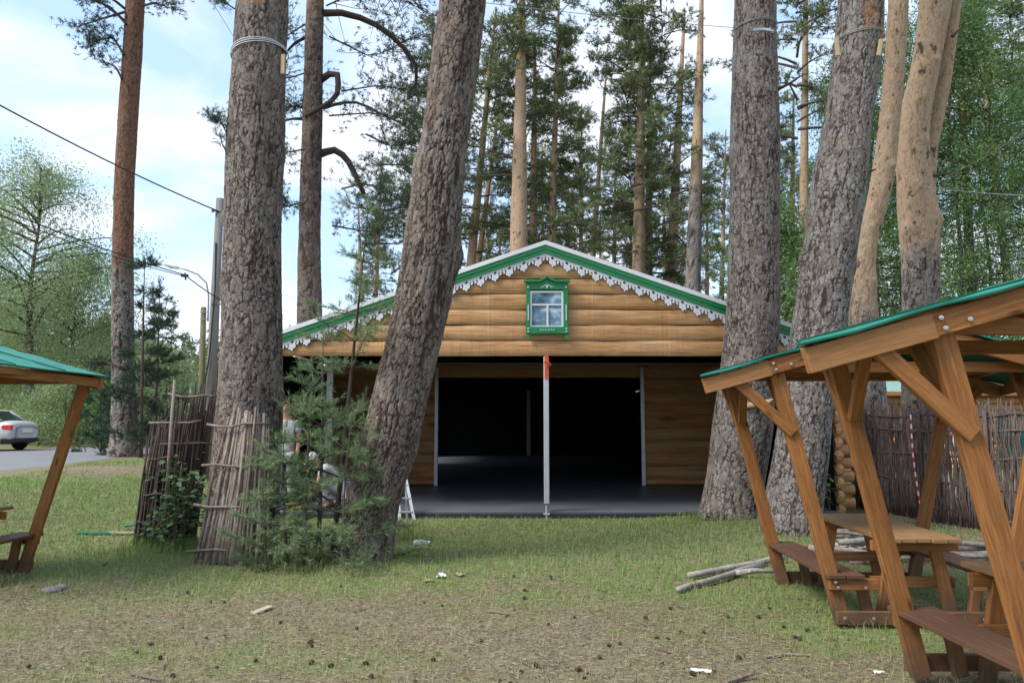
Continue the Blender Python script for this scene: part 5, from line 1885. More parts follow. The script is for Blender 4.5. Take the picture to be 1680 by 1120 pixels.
def span(a, b, sag, n=14):
    a, b = Vector(a), Vector(b)
    return [a.lerp(b, i / (n - 1)) - Vector((0, 0, sag * 4 * (i / (n - 1)) * (1 - i / (n - 1)))) for i in range(n)]


cable(span(P(-140, 95, 12.5), P(359, 347, 17.9), .12), .016, 'upper black cable sagging from the left to the concrete pole')
cable(span(P(-120, 290, 12.5), P(303, 451, 17.5), .1), .013, 'lower black cable running past the roadside pine to the lamp')
cable(span(P(-120, 300, 12.6), P(303, 453, 17.55), .14), .010, 'thin cable twisted just below the lower black cable')
cable(span(P(303, 451, 17.5), P(362, 492, 17.9), .02), .013, 'short black cable from the clamp under the lamp to the concrete pole')
m = MB(); c = P(303, 452, 17.5); m.box(tuple(c), (.16, .06, .06)); m.tube([c + Vector((0, 0, .06)), c + Vector((.03, 0, -.1))], .02, 6)
tag(put('cable_clamp', m.mesh('cable_clamp'), M['plastic_dark'], None), 'small dark clamp joining the cables below the lamp head', 'clamp')
cable(span(P(340, -10, 8.9), P(389, 70, 9.05), .0), .004, 'thin cord running down to the banded pine from the top of the picture', 'wire', 'wire', 'wire')
cable(span(P(740, -2, 9.0), P(1236, 48, 11.4), .03), .005, 'thin wire strung from the leaning thick pine to the straight grey pine', 'wire', 'wire', 'wire')
cable(span(P(1270, 52, 11.4), P(1372, 64, 10.3), .02), .005, 'short wire between the straight grey pine and the pegged leaning pine', 'wire', 'wire', 'wire')
cable(span(P(1506, 304, 14.75), P(1720, 322, 10), .04), .006, 'level wire from the peg on the forked pine to the right edge', 'wire', 'wire', 'wire')
cable(span(P(1545, 292, 14.9), P(1720, 190, 9.0), .06), .006, 'wire rising from the forked pine to the right edge', 'wire', 'wire', 'wire')
m = MB(); m.box(tuple(P(1250, 49, 11.38)), (.28, .03, .04)); m.tube([P(1236, 47, 11.37), P(1268, 52, 11.37)], .012, 6); m.lathe([(.012, -.03), (.03, 0), (.012, .03)], tuple(P(1268, 52, 11.37)), 8)
tag(put('wire_tensioner', m.mesh('wire_tensioner'), M['steel'], None), 'steel wire tensioner on the straight grey pine', 'tensioner')


def peg(a, b, Y, label, w=.06):
    m = MB(); m.board(P(*a, Y), P(*b, Y), w, .035, (1, 0, 0)); return tag(m.put('wood_peg', M['peeled'], None, bevel=.004), label, 'wood peg', 'wood pegs wired to the trunks')


peg((465, 90), (464, 122), 9.2, 'pale wood peg under the white band on the banded pine', .05)
peg((1372, 62), (1375, 92), 10.3, 'left pale wood peg on the pegged leaning pine', .055)
peg((1446, 65), (1441, 92), 10.35, 'right pale wood peg on the pegged leaning pine', .055)
peg((1512, 299), (1496, 320), 14.7, 'tilted pale wood peg on the forked pine', .055)


def band(tree_pts, tree_r, z, dz, mat, label, name, rr=.006, loops=2, cat='band'):
    P_ = np.array(tree_pts); x = np.interp(z, P_[:, 2], P_[:, 0]); y = np.interp(z, P_[:, 2], P_[:, 1]); r = np.interp(z, P_[:, 2], tree_r) + .022
    m = MB()
    for l in range(loops):
        m.tube([(x + r * math.cos(a), y + r * math.sin(a), z + dz * math.cos(a + .4 + l * .25) + .016 * l) for a in np.linspace(0, 2 * math.pi, 40)], rr, 5)
    tag(put(name, m.mesh(name), mat, None, True), label, cat)


band(p1, r1, P(420, 92, 9.4).z, .05, M['lace'], 'white cord wound round the banded pine near the top', 'tree_band', .006, 3)
band(p4, r4, P(1408, 68, 10.7).z, .03, M['wire'], 'thin wire loop round the pegged leaning pine', 'wire_loop', .006, 2, 'wire')
band(p3, r3, P(1240, 50, 11.85).z, .02, M['wire'], 'thin wire loop round the straight grey pine', 'wire_loop', .006, 2, 'wire')


# ------------------------------------------------------------------ car beyond the road
def car():
    bc = G(22, 736)
    head = R(177)                                    # nose points left and away; the tail shows
    t = thing('parked_car', (-19.75, 28.3, .53), 'silver saloon car parked on the far side of the road at the left edge', 'car', None, head)
    W = .85
    # stations: x, half width, z low, z belt
    st = [(-2.06, .62, .45, .86), (-2.02, .76, .36, .98), (-1.85, .82, .30, 1.04), (-1.3, .85, .24, 1.05), (-.6, .86, .22, 1.02), (.2, .86, .22, .98), (.9, .86, .22, .95), (1.35, .84, .24, .92), (1.8, .80, .26, .84), (2.02, .72, .30, .74), (2.10, .56, .38, .62)]
    V, F = [], []
    ring = []
    for x, hw, zl, zb in st:
        h = zb - zl
        sec = [(0, zl), (hw * .8, zl), (hw * .97, zl + .12), (hw, zl + h * .55), (hw * .97, zl + h * .82), (hw * .88, zb - .01), (hw * .5, zb + .03), (0, zb + .04)]
        full = sec + [(-y, z) for y, z in sec[-2:0:-1]]
        ring.append(len(V)); V += [(x, y, z) for y, z in full]
    n = 14
    for a, b in zip(ring, ring[1:]):
        for k in range(n): F.append((a + k, a + (k + 1) % n, b + (k + 1) % n, b + k))
    F.append(tuple(range(ring[0], ring[0] + n))); F.append(tuple(range(ring[-1], ring[-1] + n))[::-1])
    me = D.meshes.new('body'); me.from_pydata(V, [], F); me.update()
    o = put('body', me, M['car'], t, smooth=True, local=True)
    md = o.modifiers.new('sub', 'SUBSURF'); md.levels = md.render_levels = 2
    # greenhouse of glass, roof panel on pillars
    gs = [(-1.55, .62, 1.06), (-.95, .60, 1.40), (-.2, .60, 1.46), (.35, .58, 1.42), (1.05, .66, 1.0)]
    V, F = [], []
    for x, hw, z in gs:
        zb = 1.0
        V += [(x, -.76, zb), (x, -hw, z), (x, hw, z), (x, .76, zb)]
    for i in range(4):
        for k in range(3): F.append((4 * i + k, 4 * i + k + 1, 4 * i + k + 5, 4 * i + k + 4))
    me = D.meshes.new('windows'); me.from_pydata(V, [], F); me.update()
    put('windows', me, M['car_glass'], t, smooth=False, local=True)
    m = MB()
    for sy in (-1, 1):
        ps = [(x, sy * (hw + .012), z + .008) for x, hw, z in gs]
        m.tube(ps, .035, 6)
        m.tube([(-.95, sy * .62, 1.40), (-.85, sy * .77, 1.0)], .045, 6); m.tube([(-.05, sy * .615, 1.45), (-.02, sy * .775, 1.0)], .035, 6)
    for i in range(1, 3):
        a, b = gs[i], gs[i + 1]
        m.hexa([(a[0], -a[1], a[2] + .012), (a[0], a[1], a[2] + .012), (a[0], a[1], a[2] + .03), (a[0], -a[1], a[2] + .03), (b[0], -b[1], b[2] + .012), (b[0], b[1], b[2] + .012), (b[0], b[1], b[2] + .03), (b[0], -b[1], b[2] + .03)])
    m.put('roof', M['car'], t, smooth=True, local=True)
    for sy in (-1, 1):
        m = MB()
        m.hexa([(-2.045, sy * .56, .74), (-2.02, sy * .77, .74), (-2.0, sy * .77, .92), (-2.03, sy * .56, .92), (-1.9, sy * .58, .76), (-1.70, sy * .848, .78), (-1.72, sy * .838, .93), (-1.9, sy * .58, .92)])
        m.put('taillight', M['red'], t, local=True, bevel=.01)
        for x in (-1.28, 1.30):
            c = (x, sy * .76, .30)
            m = MB(); m.lathe([(.19, -.095), (.27, -.095), (.305, -.06), (.305, .06), (.27, .095), (.19, .095)], c, 22, 'Y'); w = m.put('wheel', M['rubber'], t, smooth=True, local=True)
            m = MB(); m.lathe([(.03, -.08), (.10, -.085), (.19, -.07), (.19, .07), (.10, .085), (.03, .08)], c, 18, 'Y')
            for k in range(5):
                a = 2 * math.pi * k / 5; m.board((c[0], c[1] + sy * .088, c[2]), (c[0] + .17 * math.cos(a), c[1] + sy * .08, c[2] + .17 * math.sin(a)), .05, .02, (math.sin(a), 0, -math.cos(a)))
            m.put('rim', M['alu'], w, local=True)
        m = MB(); m.tube([(.55, sy * .84, .98), (.55, sy * .98, 1.02)], [.05, .09], 8); m.put('mirror', M['car'], t, local=True)
        m = MB(); m.hexa([(2.02, sy * .45, .60), (1.9, sy * .76, .62), (1.9, sy * .76, .74), (2.0, sy * .45, .72), (1.9, sy * .45, .6), (1.8, sy * .74, .62), (1.8, sy * .74, .74), (1.9, sy * .45, .72)]); m.put('headlight', M['white_trim'], t, local=True)
    m = MB(); m.hexa([(-2.09, -.6, .32), (-2.09, .6, .32), (-2.10, .6, .46), (-2.10, -.6, .46), (-1.7, -.84, .24), (-1.7, .84, .24), (-1.7, .862, .44), (-1.7, -.862, .44)]); m.put('bumper', M['plastic_dark'], t, local=True, bevel=.02)
    m = MB(); m.box((-2.075, 0, .72), (.02, .54, .13)); m.put('number_plate', M['white'], t, local=True)


car()


# ------------------------------------------------------------------ people on the porch
def skin_mesh(name, nodes, edges, mat, parent, sub=2):
    """nodes: {key: (pos, radius)} -> one continuous skinned surface"""
    keys = list(nodes)
    me = D.meshes.new(name)
    me.from_pydata([tuple(nodes[k][0]) for k in keys], [(keys.index(a), keys.index(b)) for a, b in edges], [])
    o = D.objects.new(name + '_tmp', me); COL.objects.link(o)
    md = o.modifiers.new('skin', 'SKIN'); md.use_smooth_shade = True; md.branch_smoothing = .4
    for i, k in enumerate(keys):
        r = nodes[k][1]
        o.data.skin_vertices[0].data[i].radius = r if isinstance(r, tuple) else (r, r)
        o.data.skin_vertices[0].data[i].use_root = (i == 0)
    s = o.modifiers.new('sub', 'SUBSURF'); s.levels = s.render_levels = sub
    dg = bpy.context.evaluated_depsgraph_get()
    r = D.meshes.new_from_object(o.evaluated_get(dg))
    D.objects.remove(o)
    r.materials.clear()
    return put(name, r, mat, parent, smooth=True)


def head_parts(body_t, c, face, up, cap=True):
    """ears, nose, eyes, hair or cap; c = head centre"""
    c, f, u = Vector(c), Vector(face).normalized(), Vector(up).normalized()
    s = f.cross(u).normalized()
    m = MB()
    m.tube([c + f * .095 + u * .02, c + f * .125 - u * .02, c + f * .10 - u * .03], [.008, .016, .012], 6)
    for k in (-1, 1): m.tube([c + s * k * .078 + u * .02, c + s * k * .088, c + s * k * .078 - u * .035], [.010, .018, .008], 6)
    m.put('nose_and_ears', M['skin'], body_t, smooth=True)
    m = MB()
    for k in (-1, 1): m.lathe([(.002, -.004), (.009, 0), (.002, .004)], tuple(c + f * .092 + s * k * .034 + u * .012), 8)
    m.put('eyes', M['hair'], body_t)
    m = MB(); m.tube([c + f * .095 + s * .025 - u * .06, c + f * .10 - u * .062, c + f * .095 - s * .025 - u * .06], .006, 5); m.put('mouth', M['red_lip'], body_t)
    m = MB()
    k = 10
    prof = [(.0, .125), (.045, .118), (.075, .095), (.095, .055), (.10, .02)] if cap else [(.0, .122), (.05, .112), (.082, .085), (.095, .04), (.094, .0)]
    ring = []
    for r_, h_ in prof:
        for j in range(16):
            a = 2 * math.pi * j / 16
            fr = .0 if cap else (-.03 if h_ < .05 and math.cos(a) > .3 else 0)
            p = c + u * h_ + (f * math.cos(a) * 1.06 + s * math.sin(a) * .92) * (r_ + fr)
            m.v.append(tuple(p))
    for i in range(len(prof) - 1):
        for j in range(16): m.face([i * 16 + j, i * 16 + (j + 1) % 16, (i + 1) * 16 + (j + 1) % 16, (i + 1) * 16 + j])
    o = m.put('cap' if cap else 'hair', M['cap'] if cap else M['hair'], body_t, smooth=True)
    if cap:
        m = MB(); m.prism([(-.075, .0), (.075, .0), (.06, .08), (0, .105), (-.06, .08)], c + u * .022 + f * .085, s, (f - u * .25).normalized(), u * .008); m.put('visor', M['white'], o)


M['cap'] = m_plain('white_black_cap', (.6, .6, .6), .8, .2, var=.6, scale=14)
M['red_lip'] = m_plain('lips', (.32, .12, .09), .6, .3)


def hand(parent, wrist, d, palm, mat):
    """a palm and five bent fingers; d points along the hand, palm is the palm's facing"""
    w, d, n = Vector(wrist), Vector(d).normalized(), Vector(palm).normalized()
    s = d.cross(n).normalized()
    nodes, edges = {'w': (w - d * .02, (.026, .02)), 'p': (w + d * .045, (.036, .016)), 'k': (w + d * .085, (.04, .014))}, [('w', 'p'), ('p', 'k')]
    o = skin_mesh('hand', nodes, edges, mat, parent, 1)
    for i, L in enumerate((.066, .078, .073, .056)):
        b = w + d * .085 + s * (.03 - .02 * i)
        q = [b, b + d * L * .45 + n * .006, b + d * L * .8 + n * .02, b + d * L + n * .035]
        m = MB(); m.tube(q, [.0092, .0088, .008, .006], 7); m.put('finger', mat, o, smooth=True)
    b = w + d * .02 + s * .03
    m = MB(); m.tube([b, b + s * .025 + d * .03 + n * .008, b + s * .028 + d * .062 + n * .016], [.012, .0105, .008], 7); m.put('thumb', mat, o, smooth=True)


def standing_worker():
    b = P(466, 826, 12.95); bx, by = b.x, 12.95
    t = thing('person', (bx, by, FL), 'person standing on the porch in a grey T-shirt, half hidden behind the banded pine', 'person', 'workers on the porch')
    q = lambda x, y, z: Vector((bx + x, by + y, FL + z))
    N = {'pel': (q(0, 0, .95), .14), 'wst': (q(0, .01, 1.12), .135), 'chs': (q(0, 0, 1.32), (.165, .12)), 'nck': (q(0, -.01, 1.49), .062), 'hd1': (q(0, -.02, 1.58), (.072, .085)), 'hd2': (q(0, -.02, 1.68), (.078, .095)), 'hd3': (q(0, -.01, 1.755), (.055, .065))}
    E = [('pel', 'wst'), ('wst', 'chs'), ('chs', 'nck'), ('nck', 'hd1'), ('hd1', 'hd2'), ('hd2', 'hd3')]
    for s, k in ((-1, 'l'), (1, 'r')):
        N.update({k + 'sh': (q(s * .17, 0, 1.42), .062), k + 'el': (q(s * .225, .0, 1.13), .044), k + 'wr': (q(s * .215, -.09, .90), .028),
                  k + 'hp': (q(s * .095, 0, .88), .09), k + 'kn': (q(s * .11, -.02, .48), .06), k + 'an': (q(s * .115, .01, .09), .042), k + 'to': (q(s * .13, -.15, .04), (.04, .03))})
        E += [('chs', k + 'sh'), (k + 'sh', k + 'el'), (k + 'el', k + 'wr'), ('pel', k + 'hp'), (k + 'hp', k + 'kn'), (k + 'kn', k + 'an'), (k + 'an', k + 'to')]
    skin_mesh('body', N, E, M['skin'], t)
    for s in (-1, 1): hand(t, q(s * .215, -.10, .885), (0, -.15, -1), (-s, 0, 0), M['skin'])
    C = {'wst': (q(0, .01, 1.10), (.165, .14)), 'hem': (q(0, 0, .90), (.175, .145)), 'chs': (q(0, 0, 1.30), (.185, .135)), 'top': (q(0, -.01, 1.455), .085)}
    Ec = [('wst', 'hem'), ('wst', 'chs'), ('chs', 'top')]
    for s, k in ((-1, 'l'), (1, 'r')):
        C.update({k + 'sh': (q(s * .165, 0, 1.41), .082), k + 'sl': (q(s * .21, 0, 1.23), .07)}); Ec += [('chs', k + 'sh'), (k + 'sh', k + 'sl')]
    skin_mesh('t_shirt', C, Ec, M['tee'], t)
    Tn = {'pel': (q(0, 0, .93), (.165, .135))}; Et = []
    for s, k in ((-1, 'l'), (1, 'r')):
        Tn.update({k + 'hp': (q(s * .10, 0, .84), .105), k + 'kn': (q(s * .115, -.02, .48), .078), k + 'hm': (q(s * .118, .01, .10), .066)}); Et += [('pel', k + 'hp'), (k + 'hp', k + 'kn'), (k + 'kn', k + 'hm')]
        m = MB(); m.tube([q(s * .118, .05, .045), q(s * .122, -.06, .05), q(s * .13, -.18, .035)], [.045, .052, .036], 8); m.put('shoe', M['shoe'], t, smooth=True)
    skin_mesh('trousers', Tn, Et, M['trouser'], t)
    head_parts(t, q(0, -.02, 1.66), (.1, -1, -.1), (0, 0, 1), cap=False)


def crouching_worker():
    b = P(545, 828, 12.8); bx, by = b.x, 12.85
    t = thing('person', (bx, by, FL), 'crouching person in a white cap and grey shirt reaching down to the porch floor', 'person', 'workers on the porch')
    q = lambda x, y, z: Vector((bx + x, by + y, FL + z))
    hc = q(-.33, -.10, .80)
    N = {'pel': (q(.12, .05, .34), (.14, .13)), 'wst': (q(.06, .03, .50), .13), 'chs': (q(-.10, -.02, .64), (.15, .125)), 'nck': (q(-.23, -.06, .72), .058), 'hd1': (q(-.29, -.09, .755), (.07, .08)), 'hd2': (hc, (.08, .09)), 'hd3': (q(-.365, -.11, .87), (.05, .055))}
    E = [('pel', 'wst'), ('wst', 'chs'), ('chs', 'nck'), ('nck', 'hd1'), ('hd1', 'hd2'), ('hd2', 'hd3')]
    arms = {'l': [(-.12, -.19, .66), (-.20, -.25, .40), (-.36, -.22, .22)], 'r': [(-.10, .15, .66), (-.24, .16, .40), (-.38, .02, .20)]}
    legs = {'l': [(.10, -.05, .32), (-.20, -.20, .46), (-.04, -.18, .08), (-.20, -.20, .04)], 'r': [(.12, .14, .32), (-.16, .22, .46), (.02, .20, .08), (-.14, .22, .04)]}
    for k in 'lr':
        a, l = arms[k], legs[k]
        N.update({k + 'sh': (q(*a[0]), .06), k + 'el': (q(*a[1]), .043), k + 'wr': (q(*a[2]), .028), k + 'hp': (q(*l[0]), .09), k + 'kn': (q(*l[1]), .06), k + 'an': (q(*l[2]), .042), k + 'to': (q(*l[3]), (.04, .03))})
        E += [('chs', k + 'sh'), (k + 'sh', k + 'el'), (k + 'el', k + 'wr'), ('pel', k + 'hp'), (k + 'hp', k + 'kn'), (k + 'kn', k + 'an'), (k + 'an', k + 'to')]
    skin_mesh('body', N, E, M['skin'], t)
    hand(t, q(-.37, -.22, .21), (-.5, 0, -1), (-1, .3, .3), M['skin']); hand(t, q(-.39, .02, .19), (-.5, -.2, -1), (-1, -.3, .3), M['skin'])
    C = {'wst': (q(.06, .03, .49), (.16, .145)), 'hem': (q(.14, .06, .38), (.16, .15)), 'chs': (q(-.09, -.02, .63), (.17, .145)), 'top': (q(-.19, -.045, .69), .085)}
    Ec = [('wst', 'hem'), ('wst', 'chs'), ('chs', 'top')]
    for k in 'lr':
        a = arms[k]; sh, el = Vector(q(*a[0])), Vector(q(*a[1]))
        C.update({k + 'sh': (sh, .078), k + 'sl': (sh.lerp(el, .55), .066)}); Ec += [('chs', k + 'sh'), (k + 'sh', k + 'sl')]
    skin_mesh('t_shirt', C, Ec, M['tee'], t)
    Tn = {'pel': (q(.13, .05, .33), (.165, .15))}; Et = []
    for k in 'lr':
        l = [q(*v) for v in legs[k]]
        Tn.update({k + 'hp': (l[0], .11), k + 'kn': (l[1], .082), k + 'hm': (l[1].lerp(l[2], .9), .066)}); Et += [('pel', k + 'hp'), (k + 'hp', k + 'kn'), (k + 'kn', k + 'hm')]
        m = MB(); m.tube([l[2] + Vector((.05, 0, -.04)), l[2] + Vector((-.06, 0, -.03)), l[3] + Vector((-.03, 0, -.005))], [.045, .05, .034], 8); m.put('shoe', M['shoe'], t, smooth=True)
    skin_mesh('trousers', Tn, Et, M['trouser'], t)
    head_parts(t, hc, (-.75, -.35, -.55), (-.45, -.15, .9), cap=True)


standing_worker(); crouching_worker()


def small_things():
    r = random.Random(71)
    # ladder beside the leaning trunk
    t = thing('step_ladder', tuple(P(668, 842, 12.2)), 'low aluminium step ladder on the grass at the right of the leaning trunk', 'ladder')
    y = 12.2
    tl, tr_ = P(652, 780, y + .25), P(665, 780, y + .25)
    bl, br = P(656, 843, y), P(680, 842, y)
    for a, b in ((tl, bl), (tr_, br)):
        b.z = .05; m = MB(); m.board(b, a, .045, .025, (1, 0, 0)); m.put('rail', M['alu'], t)
    for f in (.2, .5, .8):
        m = MB(); m.board(bl.lerp(tl, f), br.lerp(tr_, f), .06, .02, (0, 1, 0)); m.put('step', M['alu'], t)
    for a, x in ((tl, -.03), (tr_, .05)):
        m = MB(); m.board((a.x + x, y + .16, 0), tuple(a), .03, .02, (1, 0, 0)); m.put('rear_leg', M['alu'], t)
    # yellow straps and a blue bucket by the workers
    c = P(484, 822, 12.58)
    m = MB()
    for k in range(5):
        a0 = r.uniform(0, 6.28)
        m.tube([(c.x + .16 * math.cos(a0 + j * .5) * (1 + .1 * k % .3), c.y + .12 * math.sin(a0 + j * .5) + .1, FL + .02 + .018 * k) for j in range(9)], .014, 5)
    tag(put('strap_heap', m.mesh('strap_heap'), M['yellow'], None), 'heap of yellow straps on the porch floor edge', 'straps')
    c = P(452, 815, 12.75)
    t = thing('bucket', (c.x, 12.75, FL), 'blue plastic bucket on the porch beside the standing worker', 'bucket')
    m = MB(); m.lathe([(.10, 0), (.115, .01), (.145, .27), (.152, .28), (.140, .275), (.11, .03), (.02, .025)], (c.x, 12.75, FL), 18); m.put('pail', M['blue'], t, smooth=True)
    m = MB(); m.tube([(c.x + .15 * math.cos(a), 12.75 - .04, FL + .26 - .10 * math.sin(a)) for a in np.linspace(0, math.pi, 9)], .005, 5); m.put('handle', M['wire'], t)
    # plastic bottle in the grass
    b = on(686, 904)
    t = thing('plastic_bottle', tuple(b), 'clear crumpled plastic bottle in the grass right of the leaning trunk', 'bottle')
    m = MB(); m.tube([b + Vector((-.06, -.02, .07)), b + Vector((-.05, -.017, .07)), b + Vector((.05, .0, .075)), b + Vector((.09, .01, .08)), b + Vector((.12, .012, .08))], [.03, .045, .043, .022, .015], 12); m.put('bottle_body', M['clear'], t, smooth=True)
    m = MB(); m.tube([b + Vector((.12, .012, .08)), b + Vector((.14, .014, .08))], .017, 8); m.put('bottle_cap', M['white'], t)
    # litter
    def scrap(px, py, sx, sy, mat, label, cat, name, rz=0.0, crumple=.02, th=.006):
        c = on(px, py, .012)
        n = 6; V, F = [], []
        for i in range(n):
            for j in range(n):
                u, v = (i / (n - 1) - .5) * sx, (j / (n - 1) - .5) * sy
                V.append((c.x + u * math.cos(rz) - v * math.sin(rz), c.y + u * math.sin(rz) + v * math.cos(rz), c.z + r.uniform(0, crumple)))
        k = len(V); V += [(a, b_, z - th) for a, b_, z in V]
        for i in range(n - 1):
            for j in range(n - 1):
                a = i * n + j; F += [(a, a + n, a + n + 1, a + 1), (k + a, k + a + 1, k + a + n + 1, k + a + n)]
        rim = [i * n for i in range(n)] + [(n - 1) * n + j for j in range(1, n)] + [i * n + n - 1 for i in range(n - 2, -1, -1)] + list(range(n - 2, 0, -1))
        for a, b_ in zip(rim, rim[1:] + rim[:1]): F.append((a, b_, k + b_, k + a))
        me = D.meshes.new(name); me.from_pydata(V, [], F); me.update()
        tag(put(name, me, mat), label, cat)
    scrap(724, 951, .09, .07, M['white'], 'crumpled white paper scrap on brown needles below the leaning trunk', 'litter', 'paper_scrap', .3, .05)
    scrap(702, 957, .09, .05, M['dry_leaf'], 'orange-brown bark flake beside the white paper scrap', 'bark flake', 'bark_flake', .1, .02)
    scrap(755, 949, .08, .07, M['chip'], 'pale dry leaf right of the white paper scrap', 'leaf', 'dry_leaf', .8, .03)
    scrap(1150, 1100, .13, .035, M['white'], 'white bark sliver on the bare ground at the lower right', 'bark', 'bark_sliver', -.2, .015)
    scrap(1443, 1101, .07, .025, M['white'], 'small white chip beside the base of the nearest gazebo', 'chip', 'wood_chip', .1, .015)
    scrap(775, 849, .2, .06, M['chip'], 'pale wood strip lying by the tent floor', 'wood strip', 'wood_strip', .05, .01)
    m = MB(); a, b_ = on(414, 1007, .012), on(444, 998, .02); m.board(a, b_, .055, .018, (0, 1, .1)); tag(m.put('plank_piece', M['chip'], None, bevel=.003), 'short grey plank piece on the brown ground at lower left', 'plank')
    m = MB(); m.tube([on(216, 1103, .012), on(240, 1110, .014), on(264, 1115, .012)], [.012, .011, .006], 6); tag(m.put('fallen_twig', M['stick_grey'], None), 'pale bare twig at the bottom left of the ground', 'twig')
    m = MB(); m.tube([on(1190, 1118, .012), on(1215, 1110, .02), on(1236, 1104, .03)], [.02, .018, .01], 6); tag(m.put('fallen_twig', M['stick_grey'], None), 'thick grey stick at the bottom edge right of centre', 'twig')
    m = MB(); m.tube([on(1256, 1073, .012), on(1290, 1068, .016), on(1330, 1070, .012)], [.010, .009, .006], 6); tag(m.put('fallen_twig', M['stick_grey'], None), 'thin pale twig on the bare patch before the nearest gazebo', 'twig')
    m = MB(); m.tube([on(796, 1004, .012), on(815, 1006, .016), on(835, 1008, .012)], [.012, .011, .007], 6); tag(m.put('fallen_twig', M['stick_grey'], None), 'short dark twig in the middle of the brown ground', 'twig')
    for px, py, L, rz, lab in ((85, 972, .16, .2, 'flat grey stone piece beside the left gazebo'), (100, 968, .12, -.1, 'smaller grey stone touching the flat one by the left gazebo')):
        c = on(px, py, .0); m = MB()
        m.lathe([(.02, -.01), (L * .5, .0), (L * .55, .02), (L * .4, .04), (L * .1, .05)], tuple(c), 9); o = m.put('stone', M['concrete'], None); o.scale = (1, 1, 1); tag(o, lab, 'stone')
    for k in range(26):
        px, py = r.uniform(60, 1330), 935 + 175 * r.random()
        a = on(px, py, .008); an = r.uniform(0, 6.28); L = r.uniform(.06, .2)
        b_ = a + Vector((math.cos(an) * L, math.sin(an) * L, r.uniform(0, .015)))
        m = MB(); m.tube([a, a.lerp(b_, .5) + Vector((r.gauss(0, .008), r.gauss(0, .008), .004)), b_], [.005, .004, .002], 5)
        tag(put('small_twig', m.mesh('small_twig'), M['twig'] if k % 3 else M['stick_grey'], None), 'thin short dead twig among the needles of the open ground', 'twig', 'thin twigs scattered on the ground')
    # green painted lath and plank left of the dark panel
    m = MB(); m.board(on(126, 886, .02), on(182, 884, .02), .05, .02, (0, 1, 0)); tag(m.put('painted_lath', M['roof_teal'], None), 'long green painted lath on the grass left of the dark stick panel', 'lath')
    m = MB(); m.board(on(180, 884, .035), on(222, 884, .03), .05, .02, (0, 1, 0)); tag(m.put('bare_lath', M['chip'], None), 'bare wood lath end overlapping the green one', 'lath')
    m = MB(); m.board(on(202, 878, .05), on(222, 875, .05), .04, .02, (0, 1, 0)); tag(m.put('painted_lath', M['roof_teal'], None), 'short green painted lath touching the dark stick panel', 'lath')
    # pine cones
    m = MB(); rr = random.Random(3)
    for k in range(6):
        f = k / 5; rad = .021 * math.sin(math.pi * (.18 + .72 * f)) ** .8
        m.lathe([(.004, -.004), (rad, 0), (rad * .75, .007)], (-.022 + .045 * f, 0, .018), 8, 'X')
    cone = m.mesh('pine_cone'); cone.materials.append(M['cone'])
    first = None
    spots = [(x, y) for x, y in ((263 + 0, 1078), (512, 1083), (682, 1116), (838, 1117), (985, 1079), (1212, 1076), (790, 1050), (640, 1024), (585, 1030), (510, 1052), (696, 988), (725, 994), (1060, 1016), (1305, 1042), (1312, 1044), (1244, 1014), (1078, 1048), (1095, 1050), (942, 1014), (900, 1026), (1065, 970), (1010, 930), (1150, 966), (905, 955), (248, 1056), (300, 1027), (368, 1042), (355, 1090), (283, 1107), (345, 990), (308, 975), (170, 928), (92, 930), (175, 925), (225, 1068), (1135, 1105), (1262, 1000), (1195, 1012), (1340, 1005), (1022, 845), (880, 1090), (600, 1085), (460, 1020), (420, 1078), (950, 1095), (1100, 1000), (860, 985), (1000, 1060), (560, 965), (1180, 930))]
    for k in range(22): spots.append((rr.uniform(30, 1330), 930 + 190 * rr.random() ** .8))
    for k, (px, py) in enumerate(spots):
        g = on(px, py, .002)
        o = D.objects.new('pine_cone', cone); COL.objects.link(o)
        o.location = g; o.rotation_euler = (rr.uniform(-.4, .4), rr.uniform(-.3, .3), rr.uniform(0, 6.28)); s = rr.uniform(.5, .85); o.scale = (s, s, s)
        tag(o, 'small dark open pine cone lying on the needle-covered ground', 'pine cone', 'pine cones scattered on the ground')


t_ = NT('clear_plastic')
M['clear'] = t_.bsdf((.85, .9, .92), .15, .5, Transmission_Weight=.8)
small_things()


